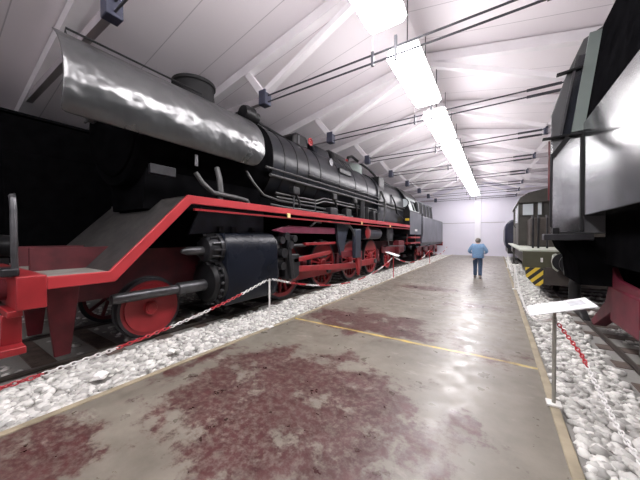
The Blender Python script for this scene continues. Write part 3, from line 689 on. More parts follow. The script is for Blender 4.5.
    uppan(16.36, 17.15, 3.25, 4.1); uppan(17.15, 18.5, 3.95, 4.1); uppan(17.72, 17.80, 3.3, 3.95); uppan(17.15, 18.5, 3.25, 3.32)
    up.build('cab_upper_side', 'grey_and_sheen', L)  # paler than the lower side: a glossy reflection put into the colour
    lo = MB().add([(2 * XC - x, y, z) for x, y, z in up.v], [f[::-1] for f in up.f]); lo.build('cab_upper_side', 'grey_and_sheen', L)
    rfo = half[2:] + [(2 * XC - x, z) for x, z in half[-2:1:-1]]
    rfo2 = rfo + [(x, z - 0.05) for x, z in rfo[::-1]]
    MB().prism(rfo2, 'Y', 16.1, 19.3).build('cab_roof', 'black', L)
    MB().bar((XC + cx + 0.02, 16.4, 3.24), (XC + cx + 0.02, 19.1, 3.24), 0.05, 0.05).build('waist_strip', 'black', L)
    w = MB().prism([(17.2, 3.32), (17.2, 3.94), (17.7, 3.94), (17.7, 3.32)], 'X', XC + 1.28, XC + 1.30).build('side_window', 'pane_dark', L)
    fw = MB().lathe([(0.02, 16.29), (0.24, 16.29), (0.24, 16.25), (0.02, 16.25)], (XC + 1.16, 0, 3.72), 'Y', 24).build('front_window', 'pane', L)
    MB().lathe([(0.24, 16.24), (0.29, 16.24), (0.29, 16.29), (0.24, 16.29)], (XC + 1.16, 0, 3.72), 'Y', 24, True).build('window_ring', 'black', fw)
    MB().box(XC + 1.25, XC + 1.47, 16.20, 16.30, 2.66, 2.80).build('yellow_lamp', 'yellow', L, bevel=0.02)
    MB().box(XC + cx, XC + cx + 0.015, 17.45, 18.05, 2.06, 2.19).build('number_plate', 'white_paint', L)
    MB().box(XC - 1.3, XC + 1.3, 16.36, 19.2, 1.62, 1.74).build('cab_floor', 'black_matte', L)
    stp = MB()
    for z in (1.28, 1.62): stp.box(XC + 1.15, XC + 1.5, 16.5, 18.9, z, z + 0.10)
    stp.box(XC + 1.2, XC + 1.25, 16.6, 16.75, 1.2, 1.86); stp.box(XC + 1.2, XC + 1.25, 18.6, 18.75, 1.2, 1.86)
    stp.build('cab_steps', 'red', L, bevel=0.01)
    # trailing truck frame
    MB().prism([(13.2, 0.9), (13.2, 1.2), (16.2, 1.2), (16.2, 0.7), (15.2, 0.45), (14.6, 0.9)], 'X', -4.9, -4.84).build('trailing_truck', 'red_dark', L)
    MB().box(-4.95, -4.6, 15.2, 16.2, 0.8, 1.5).build('injector', 'red_dark', L, bevel=0.05)
    return L
big_locomotive()

def big_tender():
    T = thing('locomotive_tender', 'slate black tender on red bogies coupled behind the big steam locomotive', 'tender', (XC, 23.4, 0))
    x1 = XC + 1.5
    MB().box(XC - 1.5, x1, 19.35, 27.8, 1.26, 3.15).build('water_tank', 'tender', T, bevel=0.06)
    b = MB().prism([(XC - 1.12, 3.2), (XC - 1.0, 4.25), (XC + 1.0, 4.25), (XC + 1.12, 3.2)], 'Y', 19.9, 25.2).build('coal_bunker', 'black_matte', T, bevel=0.05)
    for y in (20.1, 21.3, 22.5, 23.7, 24.9):
        MB().bar((XC + 1.14, y, 3.2), (XC + 1.03, y, 4.22), 0.05, 0.16, (0, 1, 0)).build('bunker_rib', 'tender', b)
    MB().bar((XC + 1.02, 19.9, 4.24), (XC + 1.02, 25.2, 4.24), 0.08, 0.08).build('bunker_rim', 'tender', b)
    MB().box(XC - 1.4, x1 - 0.06, 19.3, 27.8, 1.08, 1.255).build('sole_bar', 'black', T)
    MB().box(XC - 1.45, x1, 27.8, 27.95, 0.9, 1.25).build('buffer_beam', 'red', T, bevel=0.01)
    for yc in (21.3, 25.4):
        g = MB()
        g.prism([(yc - 1.75, 0.55), (yc - 1.75, 0.95), (yc - 0.5, 1.08), (yc + 0.5, 1.08), (yc + 1.75, 0.95), (yc + 1.75, 0.55), (yc + 1.3, 0.35), (yc + 0.6, 0.72), (yc - 0.6, 0.72), (yc - 1.3, 0.35)], 'X', -4.72, -4.66)
        bo = g.build('bogie_frame', 'red', T, bevel=0.01)
        for s in (-1, 1):
            y = yc + s * 1.02
            MB().box(-4.70, -4.56, y - 0.16, y + 0.16, 0.36, 0.66).build('axle_box', 'red_dark', bo, bevel=0.03)
            wheel(T, -5.0, y, 0.50, 'tender_wheel', 10, 'red', 1, cw=False)
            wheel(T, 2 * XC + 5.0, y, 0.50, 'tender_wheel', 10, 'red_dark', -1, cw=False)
            MB().cyl((-6.5, y, 0.5), (-5.1, y, 0.5), 0.09, n=12).build('axle', 'steel_dark', T)
        m = MB()
        for k in range(5): m.bar((-4.63, yc - 0.42 + k * 0.03, 0.74 + k * 0.05), (-4.63, yc + 0.42 - k * 0.03, 0.74 + k * 0.05), 0.10, 0.035)
        m.build('leaf_spring', 'red_dark', bo)
    MB().tube([(-4.35, 19.5, 1.3), (-4.33, 19.45, 1.5), (-4.26, 19.42, 2.0), (-4.26, 19.42, 3.3)], 0.025, 8).build('handrail', 'steel_dark', T)
    return T
big_tender()

# ------------------------------------------------------------------ dark goods wagon behind it, far left
def goods_wagon():
    W = thing('goods_wagon', 'black covered wagon standing behind the big steam locomotive, far left', 'railway wagon', (-10.4, 1.5, 0))
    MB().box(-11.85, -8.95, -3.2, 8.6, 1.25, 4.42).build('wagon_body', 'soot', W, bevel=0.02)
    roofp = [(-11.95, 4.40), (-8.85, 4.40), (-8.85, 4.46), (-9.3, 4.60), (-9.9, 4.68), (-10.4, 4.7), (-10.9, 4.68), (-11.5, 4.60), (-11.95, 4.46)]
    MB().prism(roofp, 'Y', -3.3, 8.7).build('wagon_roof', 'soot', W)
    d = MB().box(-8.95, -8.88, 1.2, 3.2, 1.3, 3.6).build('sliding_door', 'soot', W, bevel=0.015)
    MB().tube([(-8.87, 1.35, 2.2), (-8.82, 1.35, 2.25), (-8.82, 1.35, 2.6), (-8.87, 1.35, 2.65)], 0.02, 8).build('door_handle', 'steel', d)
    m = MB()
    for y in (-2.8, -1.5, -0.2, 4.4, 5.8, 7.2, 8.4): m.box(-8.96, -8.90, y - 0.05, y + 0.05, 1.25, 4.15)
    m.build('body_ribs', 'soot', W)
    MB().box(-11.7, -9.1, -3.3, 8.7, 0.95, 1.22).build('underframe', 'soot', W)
    for y in (-1.6, 6.8):
        for s in (1, -1): wheel(W, -10.4 + s * 0.80, y, 0.48, 'wagon_wheel', 10, 'black', s, cw=False)
        MB().box(-9.5, -9.2, y - 0.2, y + 0.2, 0.35, 0.95).build('axle_box', 'soot', W, bevel=0.03)
        MB().cyl((-11.2, y, 0.48), (-9.3, y, 0.48), 0.08, n=12).build('axle', 'soot', W)
    return W
goods_wagon()

# ------------------------------------------------------------------ locomotive on the right
def right_locomotive():
    R = thing('tank_locomotive', 'glossy black locomotive side with red underframe close on the right of the walkway', 'locomotive', (XD, 2.0, 0))
    xs = 1.10
    def sym(p): return p + [(2 * XD - x, z) for x, z in p[::-1]]
    MB().prism(sym([(xs, 2.02), (xs, 3.45)]), 'Y', -2.2, 5.72).build('side_tank', 'tank', R, bevel=0.012)
    MB().prism(sym([(xs + 0.02, 3.45), (xs + 0.20, 4.85), (xs + 0.5, 5.0)]), 'Y', -2.2, 5.70).build('coal_bunker', 'soot', R, bevel=0.02)
    MB().box(xs + 0.25, 2 * XD - xs - 0.25, -2.2, 5.7, 1.3, 2.02).build('underbody', 'soot', R)
    # cab at the far end, its end face towards the viewer
    sil = sym([(0.72, 1.76), (0.72, 3.66), (0.90, 4.25), (1.10, 4.75), (1.6, 5.02)])
    cm = MB().prism(sil, 'Y', 5.75, 7.0); ns = len(sil)
    cm.v = cm.v[:ns] + [(XD + (x - XD) * 0.885, y, z - (0.04 if z > 3 else 0)) for x, y, z in cm.v[ns:]]
    cab = cm.build('cab', 'cabslate', R, bevel=0.01)
    MB().box(0.73, xs + 0.02, 5.73, 5.755, 1.78, 3.24).build('lower_panel', 'cabgloss', R, bevel=0.004)
    MB().prism([(0.965, 3.34), (1.22, 3.34), (1.34, 4.8), (1.16, 4.8)], 'Y', 5.71, 5.75).build('sheen_panel', 'grey_and_sheen', R, bevel=0.004)  # lighter plate standing for a reflection on the cab wall
    w = MB().prism([(0.845, 3.32), (0.955, 3.32), (1.12, 4.5), (1.03, 4.5)], 'Y', 5.72, 5.755).build('end_window', 'pane_dark', R)
    MB().bar((0.838, 5.71, 3.32), (1.025, 5.71, 4.5), 0.03, 0.03).build('window_frame', 'steel', w)
    MB().box(0.61, 1.07, 5.66, 5.75, 3.27, 3.30).build('window_ledge', 'black', R, bevel=0.006)
    MB().bar((0.78, 5.71, 4.27), (1.08, 5.71, 4.30), 0.08, 0.028).build('rain_strip', 'black', R)
    MB().bar((0.74, 5.66, 2.98), (0.92, 5.66, 3.25), 0.04, 0.07).build('ledge_brace', 'black', R)
    MB().tube([(0.76, 5.75, 3.05), (0.72, 5.66, 3.02), (0.72, 5.66, 1.86), (0.76, 5.75, 1.84)], 0.02, 8).build('hand_rail', 'steel_dark', R)
    MB().bar((0.70, 5.74, 2.3), (0.70, 5.74, 3.25), 0.02, 0.02, (0, 1, 0)).build('red_edge_strip', 'red_dark', R)
    MB().bar((1.09, 5.70, 1.80), (1.09, 5.70, 3.32), 0.032, 0.032, (0, 1, 0)).build('corner_post', 'black_matte', R)
    MB().box(0.62, 1.19, 5.50, 5.76, 1.65, 1.75).build('cab_step', 'steel_dark', R, bevel=0.012)
    MB().box(0.74, 0.82, 5.62, 5.74, 1.75, 1.85).build('step_bracket', 'black', R, bevel=0.01)
    # underframe
    fr = [(-2.2, 0.98), (-2.2, 1.30), (4.2, 1.30), (4.5, 1.12), (5.0, 1.04), (5.6, 1.08), (5.95, 1.34), (7.05, 1.36), (7.05, 1.02), (6.2, 0.98), (5.5, 0.92)]
    for a in (1.46, 2 * XD - 1.52): MB().prism(fr, 'X', a, a + 0.06).build('outer_frame', 'maroon', R, bevel=0.01)
    MB().box(1.44, 1.62, 4.80, 5.85, 0.42, 0.96).build('spring_block', 'maroon', R, bevel=0.04)
    MB().box(1.42, 1.56, 4.3, 4.8, 0.25, 0.62).build('brake_rigging', 'brown', R, bevel=0.04)
    for x in (1.62, 3.06): MB().prism([(5.95, 0.98), (6.25, 0.98), (6.45, 0.62), (7.25, 0.10), (7.10, 0.04), (6.20, 0.48), (5.95, 0.62)], 'X', x - 0.09, x + 0.09).build('rail_guard', 'maroon', R, bevel=0.01)
    MB().box(1.1, 2 * XD - 1.1, 6.98, 7.12, 0.95, 1.45).build('buffer_beam', 'black_matte', R, bevel=0.02)
    for s in (-1, 1):
        bx = XD + s * 0.96
        b = MB().lathe([(0.15, 7.1), (0.14, 7.5), (0.10, 7.52), (0.10, 7.72), (0.25, 7.73), (0.25, 7.78), (0.03, 7.80)], (bx, 0, 1.12), 'Y', 24).build('buffer', 'black', R)
    MB().tube([(1.42, 7.1, 1.0), (1.38, 7.5, 0.92), (1.36, 7.62, 0.70), (1.36, 7.6, 0.42)], 0.10, 12).build('brake_hose', 'black_matte', R)
    for y in (-0.9, 1.3, 3.5):
        for s in (-1, 1): wheel(R, XD + s * 0.80, y, 0.60, 'wheel', 11, 'red_dark', s, cw=False)
        MB().cyl((XD - 0.72, y, 0.6), (XD + 0.72, y, 0.6), 0.10, n=12).build('axle', 'steel_dark', R)
    MB().prism(sym([(0.88, 1.70), (0.95, 1.50), (1.06, 1.36), (1.10, 0.95)]), 'Y', 5.82, 6.98).build('rear_frame', 'soot', R)
    return R
right_locomotive()

# iron drag shoe lying on the rail
ds = thing('drag_shoe', 'dark iron drag shoe lying on the rail behind the white board', 'drag shoe', (1.54, 7.95, 0))
MB().prism([(7.55, 0.005), (8.45, 0.005), (8.45, 0.05), (8.1, 0.16), (7.9, 0.16), (7.6, 0.03)], 'X', 1.48, 1.60).build('shoe_body', 'black', ds, bevel=0.01)
MB().tube([(1.54, 8.3, 0.10), (1.54, 8.5, 0.20), (1.54, 8.62, 0.18)], 0.018, 8).build('shoe_handle', 'steel_dark', ds)

# ------------------------------------------------------------------ olive diesel shunter
def diesel():
    D = thing('diesel_shunter', 'olive diesel shunter with yellow and black striped corner plate', 'locomotive', (XD, 13.5, 0))
    MB().box(0.62, 2 * XD - 0.62, 9.70, 9.86, 0.84, 1.30).build('buffer_beam', 'olive', D, bevel=0.015)
    MB().box(0.56, 2 * XD - 0.56, 9.80, 19.6, 1.28, 1.34).build('platform', 'olive_pale', D, bevel=0.01)
    MB().box(0.70, 2 * XD - 0.70, 9.86, 19.5, 0.90, 1.27).build('frame', 'olive_dark', D)
    pl = [(0.68, 0.84), (1.08, 0.84), (1.08, 0.34), (0.90, 0.34), (0.70, 0.58)]
    MB().prism(pl, 'Y', 9.66, 9.74).build('striped_plate', 'stripes', D)
    MB().prism([(2 * XD - x, z) for x, z in pl], 'Y', 9.66, 9.74).build('striped_plate', 'stripes', D)
    MB().box(1.10, 2 * XD - 1.10, 9.68, 9.80, 0.38, 0.86).build('plough_plate', 'brown', D, bevel=0.01)
    for s in (-1, 1):
        bx = XD + s * 0.92
        MB().lathe([(0.14, 9.7), (0.13, 9.35), (0.09, 9.34), (0.09, 9.16), (0.23, 9.15), (0.23, 9.10), (0.03, 9.08)], (bx, 0, 1.06), 'Y', 24).build('buffer', 'black', D)
    MB().tube([(1.34, 9.68, 1.22), (1.28, 9.55, 1.20), (1.25, 9.48, 1.06), (1.28, 9.46, 0.88), (1.36, 9.46, 0.80)], 0.032, 8).build('brake_hose', 'olive_pale', D)
    MB().box(1.02, 1.07, 9.66, 9.71, 1.0, 1.12).build('lamp_socket', 'white_paint', D)
    # cab, end face towards the viewer
    def sym(p): return p + [(2 * XD - x, z) for x, z in p[::-1]]
    cabp = sym([(0.76, 1.34), (0.76, 3.10), (0.84, 3.34), (1.10, 3.50), (1.6, 3.62), (2.2, 3.66)])
    MB().prism(cabp, 'Y', 14.3, 18.6).build('cab', 'olive_dark', D, bevel=0.02)
    MB().prism(sym([(0.70, 3.12), (0.80, 3.36), (1.08, 3.54), (1.6, 3.66), (2.2, 3.70), (2.2, 3.63), (1.6, 3.58), (1.10, 3.46), (0.88, 3.30), (0.78, 3.12)][:5] + [(2.2, 3.60)]), 'Y', 14.15, 18.75).build('cab_roof', 'olive_dark', D, bevel=0.02)
    for (xa, xb, za, zb) in ((0.90, 1.25, 2.62, 3.08), (1.40, 1.52, 2.62, 3.16), (2 * XD - 1.25, 2 * XD - 0.90, 2.62, 3.08)):
        f = MB().box(xa - 0.05, xb + 0.05, 14.26, 14.31, za - 0.05, zb + 0.05).build('window_frame', 'olive_dark', D, bevel=0.01)
        MB().box(xa, xb, 14.24, 14.27, za, zb).build('pane', 'pane', f)
    MB().box(0.745, 0.765, 14.7, 16.2, 2.35, 3.05).build('side_window', 'pane', D)
    MB().box(0.74, 0.765, 16.6, 17.4, 1.4, 3.05).build('cab_door', 'olive', D, bevel=0.01)
    # bonnet behind the rails in front of the cab
    MB().box(1.05, 2 * XD - 1.05, 12.9, 14.3, 1.34, 2.42).build('tool_locker', 'brown', D, bevel=0.04)
    for x in (0.98, 1.12, 1.34):
        MB().tube([(x, 11.2, 1.34), (x, 11.2, 2.3), (x, 11.35, 2.4)], 0.03, 8).build('railing_post', 'steel_dark', D)
    MB().tube([(0.70, 14.25, 2.95), (0.62, 14.22, 2.9), (0.60, 14.22, 2.2), (0.66, 14.25, 2.1)], 0.02, 8).build('grab_rail', 'olive_dark', D)
    st = MB(); st.box(0.60, 0.85, 15.6, 16.3, 0.45, 0.50); st.box(0.66, 0.70, 15.6, 15.66, 0.45, 1.3); st.box(0.66, 0.70, 16.24, 16.3, 0.45, 1.3)
    st.build('side_step', 'olive_dark', D)
    for y in (11.4, 14.4, 17.6):
        for s in (-1, 1): wheel(D, XD + s * 0.80, y, 0.48, 'wheel', 10, 'brown', s, cw=False)
        MB().box(1.22, 1.36, y - 0.2, y + 0.2, 0.35, 0.95).build('axle_box', 'brown', D, bevel=0.03)
        MB().cyl((XD - 0.72, y, 0.48), (XD + 0.72, y, 0.48), 0.08, n=12).build('axle', 'steel_dark', D)
    return D
diesel()

def navy_loco():
    V = thing('diesel_locomotive', 'dark navy round-nosed locomotive beyond the olive shunter near the far wall', 'locomotive', (XD, 24.5, 0))
    def sym(p): return p + [(2 * XD - x, z) for x, z in p[::-1]]
    body = sym([(0.52, 0.95), (0.44, 1.4), (0.44, 2.2), (0.50, 2.55), (0.66, 2.78), (1.0, 2.86)])
    MB().prism(body, 'Y', 21.6, 27.4).build('body', 'navy', V, bevel=0.12)
    MB().box(0.60, 2 * XD - 0.60, 21.45, 27.5, 0.62, 0.98).build('frame', 'black', V)
    MB().box(1.0, 2 * XD - 1.0, 21.56, 21.61, 1.3, 2.3).build('radiator_grille', 'black_matte', V, bevel=0.01)
    for s in (-1, 1):
        bx = XD + s * 0.92
        MB().lathe([(0.13, 21.5), (0.12, 21.2), (0.22, 21.18), (0.22, 21.12), (0.03, 21.1)], (bx, 0, 1.06), 'Y', 20).build('buffer', 'black', V)
    for y in (23.0, 26.0):
        for s in (-1, 1): wheel(V, XD + s * 0.80, y, 0.48, 'wheel', 10, 'black', s, cw=False)
        MB().cyl((XD - 0.72, y, 0.48), (XD + 0.72, y, 0.48), 0.08, n=12).build('axle', 'steel_dark', V)
    return V
navy_loco()

# ------------------------------------------------------------------ posts, chains, information boards
def post(x, y, label, mat='white_paint', h=0.92, name='barrier_post'):
    P = thing(name, label, 'post', (x, y, 0))
    zb = 0.012
    MB().box(x - 0.06, x + 0.06, y - 0.06, y + 0.06, zb, zb + 0.02).build('foot', 'white_paint', P, bevel=0.004)
    MB().cyl((x, y, zb + 0.02), (x, y, h), 0.017, n=12).build('pole', mat, P)
    for q in (-1, 1): MB().tube([(x, y, h - 0.03), (x, y + q * 0.03, h - 0.02), (x, y + q * 0.05, h - 0.035)], 0.007, 8).build('chain_hook', mat, P)
    return P
XPL, XPR = -3.56, 0.49
post(XPL, 3.74, 'white chain post on the left kerb in front of the big cylinder')
post(XPL, 11.0, 'pale chain post carrying a small white board on the left kerb', 'red_plastic', 0.90)
post(XPL, 18.2, 'red and white chain post on the left kerb beside the tender', 'red_plastic', 0.92)
post(XPR, 3.57, 'slim grey post under the white board on the right kerb', 'post', 0.90)
post(XPR, 10.8, 'slim white chain post on the right kerb beside the striped shunter', 'white_paint', 0.80)
post(XPR, 18.0, 'far white chain post on the right kerb beyond the striped shunter', 'white_paint', 0.80)

def board(x, y, s, label, ly=0.42):
    """reading board tilted towards the walkway; s = +1 when the walkway lies on -X"""
    B = thing('information_board', label, 'information board', (x, y, 0.9))
    c = Vector((x + s * 0.03, y, 1.005)); a = math.radians(18)
    d = Vector((s * math.cos(a), 0, math.sin(a))); n = Vector((-s * math.sin(a), 0, math.cos(a)))
    MB().bar(c - d * 0.25, c + d * 0.25, ly, 0.012, n).build('board', 'board', B, bevel=0.003)
    cc = c + n * 0.0068
    m = MB()
    m.bar(cc + d * 0.08 + Vector((0, 0.03, 0)), cc + d * 0.20 + Vector((0, 0.03, 0)), ly * 0.5, 0.0012, n)
    m.build('faded_panel', 'boardgrey', B)
    MB().cyl((x, y, 0.90), (x + s * 0.0, y, 0.985), 0.014, n=10).build('bracket', 'post', B)
    return B
board(XPR, 3.57, 1, 'large white tilted information board on the grey post at right')
board(XPL, 11.0, -1, 'small white tilted information board left, by the red driving wheels', 0.5)

def chain(pts, label, name='hanging_chain', seg=11, pitch=0.036, first='white', wire=0.0042, hi=True, once=False):
    """plastic link chain along a polyline, red and white stretches alternating"""
    pts = [Vector(p) for p in pts]
    cum = [0]
    for a, b in zip(pts, pts[1:]): cum.append(cum[-1] + (b - a).length)
    mb = MB(); mats = []
    n = int(cum[-1] / pitch); j = 0
    for k in range(n):
        s = (k + 0.5) * pitch
        while j < len(cum) - 2 and cum[j + 1] < s: j += 1
        f = (s - cum[j]) / (cum[j + 1] - cum[j]); p = pts[j].lerp(pts[j + 1], f); d = (pts[j + 1] - pts[j]).normalized()
        sd = d.cross(Vector((0, 0, 1))).normalized(); up = sd.cross(d)
        a1 = (sd + up).normalized() if k % 2 else (sd - up).normalized()
        col = first if ((k // seg) % 2 == 0 if not once else k < seg) else ('red' if first == 'white' else 'white')
        nu, nv = (12, 6) if hi else (8, 4)
        nn = d.cross(a1).normalized()
        vs, fs = [], []
        for u in range(nu):
            t = 2 * PI * u / nu
            ctr = p + d * (pitch * 0.66 * math.cos(t)) + a1 * (pitch * 0.36 * math.sin(t))
            rad = (d * math.cos(t) + a1 * math.sin(t)).normalized()
            for v in range(nv):
                q = 2 * PI * v / nv; vs.append(ctr + (rad * math.cos(q) + nn * math.sin(q)) * wire)
        for u in range(nu):
            for v in range(nv):
                fs.append((u * nv + v, ((u + 1) % nu) * nv + v, ((u + 1) % nu) * nv + (v + 1) % nv, u * nv + (v + 1) % nv))
        mb.add(vs, fs); mats += [0 if col == 'white' else 1] * len(fs)
    o = mb.build(name, 'white_plastic', recalc=False)
    o.data.materials.append(M['red_plastic']); o.data.polygons.foreach_set('material_index', mats)
    return tag(o, label, 'chain')
def sag(p, q, s, n=24):
    p, q = Vector(p), Vector(q); out = []
    d = (q - p).normalized(); p = p + d * 0.082; q = q - d * 0.082
    for i in range(n + 1):
        t = i / n; c = p.lerp(q, t); c.z -= s * 4 * t * (1 - t); out.append(c)
    return out
chain(sag((XPL, 3.74, 0.90), (XPL, -3.5, 0.90), 0.50), 'red and white chain sagging left from the white post along the ballast', first='white', seg=12, pitch=0.05, wire=0.0065)
chain(sag((XPL, 3.74, 0.90), (XPL, 11.0, 0.87), 0.50), 'red and white chain between the white post and the small white board', first='white', seg=11, pitch=0.05, wire=0.0065)
chain(sag((XPL, 11.0, 0.87), (XPL, 18.2, 0.88), 0.45), 'red and white chain beside the red trailing wheel and tender', first='white', seg=14, pitch=0.06, wire=0.008, hi=False)
chain(sag((XPL, 18.2, 0.88), (XPL, 25.4, 0.88), 0.45), 'red and white chain beside the far end of the tender', first='red', seg=14, pitch=0.06, wire=0.008, hi=False)
chain([(0.511, 3.505, 0.845), (0.555, 3.40, 0.78), (0.62, 3.20, 0.68), (0.638, 2.92, 0.585), (0.645, 2.70, 0.535), (0.65, 2.50, 0.49), (0.67, 2.2, 0.46), (0.72, 1.8, 0.50), (0.80, 1.5, 0.62), (0.88, 1.265, 0.80)], 'red and white link chain hanging from the grey post at lower right', first='red', seg=14, pitch=0.036, wire=0.0055, once=True)
post(0.90, 1.2, 'grey chain post beside the glossy black tank, nearest on the right', 'post', 0.88)
chain(sag((XPR, 3.57, 0.86), (XPR, 10.8, 0.78), 0.55), 'white chain sagging over the right ballast from board to far post', first='white', seg=400, pitch=0.05, wire=0.006)
chain(sag((XPR, 10.8, 0.78), (XPR, 18.0, 0.78), 0.45), 'white chain beside the olive shunter between the two far posts', first='white', seg=400, pitch=0.06, wire=0.008, hi=False)

# ------------------------------------------------------------------ ballast stones
def rock_base(sub, k):
    bm = bmesh.new(); bmesh.ops.create_icosphere(bm, subdivisions=sub, radius=1.0)
    r = random.Random(k)
    for v in bm.verts: v.co *= 0.78 + 0.44 * r.random()
    V = np.array([v.co[:] for v in bm.verts]); F = np.array([[v.index for v in f.verts] for f in bm.faces]); bm.free()
    return V, F
LOW = [rock_base(1, k) for k in range(6)]
def scatter(areas):
    AV, AF, off = [], [], 0
    for (x0, x1, y0, y1, dens, smin, smax, zt) in areas:
        n = int((x1 - x0) * (y1 - y0) * dens)
        xs = rng.uniform(x0, x1, n); ys = rng.uniform(y0, y1, n)
        for i in range(n):
            V, F = LOW[rng.integers(6)]
            if any(abs(xs[i] - c) < 1.08 and abs(((ys[i] + 1.1 + 0.36) % 0.72) - 0.36) < 0.22 for c in (XC, XD)): continue
            if abs(xs[i] + 10.4) < 1.1 or math.hypot(xs[i] + 4.02, ys[i] - 1.30) < 0.145 or math.hypot(xs[i] + 4.02, ys[i] - 2.16) < 0.12: continue
            s = rng.uniform(smin, smax)
            sc = np.array([s * rng.uniform(0.75, 1.25), s * rng.uniform(0.75, 1.25), s * rng.uniform(0.5, 0.85)])
            a, b = rng.uniform(0, 2 * PI), rng.uniform(-0.5, 0.5)
            ca, sa, cb, sb = math.cos(a), math.sin(a), math.cos(b), math.sin(b)
            R = np.array([[ca, -sa * cb, sa * sb], [sa, ca * cb, -ca * sb], [0, sb, cb]])
            P = (V * sc) @ R.T
            AV.append(P + np.array([xs[i], ys[i], zt + rng.uniform(-0.02, 0.02) - 0.02])); AF.append(F + off); off += len(V)
    return np.concatenate(AV), np.concatenate(AF)
def stones(name, areas, label):
    V, F = scatter(areas)
    me = bpy.data.meshes.new(name)
    me.vertices.add(len(V)); me.vertices.foreach_set('co', V.astype(np.float32).ravel())
    nf = len(F); me.loops.add(nf * 3); me.loops.foreach_set('vertex_index', F.astype(np.int32).ravel())
    me.polygons.add(nf); me.polygons.foreach_set('loop_start', np.arange(0, nf * 3, 3, dtype=np.int32))
    me.update(calc_edges=True); me.validate()
    me.materials.append(M['stone'])
    o = bpy.data.objects.new(name, me); COL.objects.link(o)
    o['kind'] = 'stuff'; o['label'] = label; o['category'] = 'ballast'
    return o
stones('track_ballast', [(-4.80, -3.66, -0.5, 6.0, 430, 0.030, 0.062, -0.035), (-4.80, -3.66, 6.0, 14, 300, 0.035, 0.062, -0.035), (-4.80, -3.67, 14, 28.5, 180, 0.045, 0.065, -0.035),
                          (-6.4, -5.2, -0.5, 16, 60, 0.03, 0.06, -0.05), (-9.2, -6.9, -2, 6, 40, 0.04, 0.06, -0.05)],
       'pale crushed stone ballast between the walkway and the big locomotive')
stones('track_ballast', [(0.59, 1.36, 0.3, 6.0, 470, 0.030, 0.062, -0.035), (0.59, 1.36, 6, 14, 320, 0.035, 0.062, -0.035), (0.60, 1.36, 14, 28.5, 180, 0.045, 0.065, -0.035),
                          (1.78, 2.90, 0.3, 12, 190, 0.03, 0.06, -0.04), (3.45, 5.2, 0.3, 12, 60, 0.04, 0.06, -0.05)],
       'pale crushed stone ballast between the walkway and the right track')
def white_stone(x, y, r, label):
    V, F = rock_base(2, int(x * -100))
    me = MB().add([(x + p[0] * r * 1.2, y + p[1] * r, -0.012 + r * 0.45 + p[2] * r * 0.6) for p in V], [tuple(f) for f in F])
    return tag(me.build('ballast_stone', 'stone_white', smooth=False), label, 'stone', 'bright white stones on the ballast')
white_stone(-4.02, 1.30, 0.075, 'largest bright white stone lying on the left ballast, near its front')
white_stone(-4.02, 2.16, 0.055, 'bright white stone on the left ballast below the leading wheel')

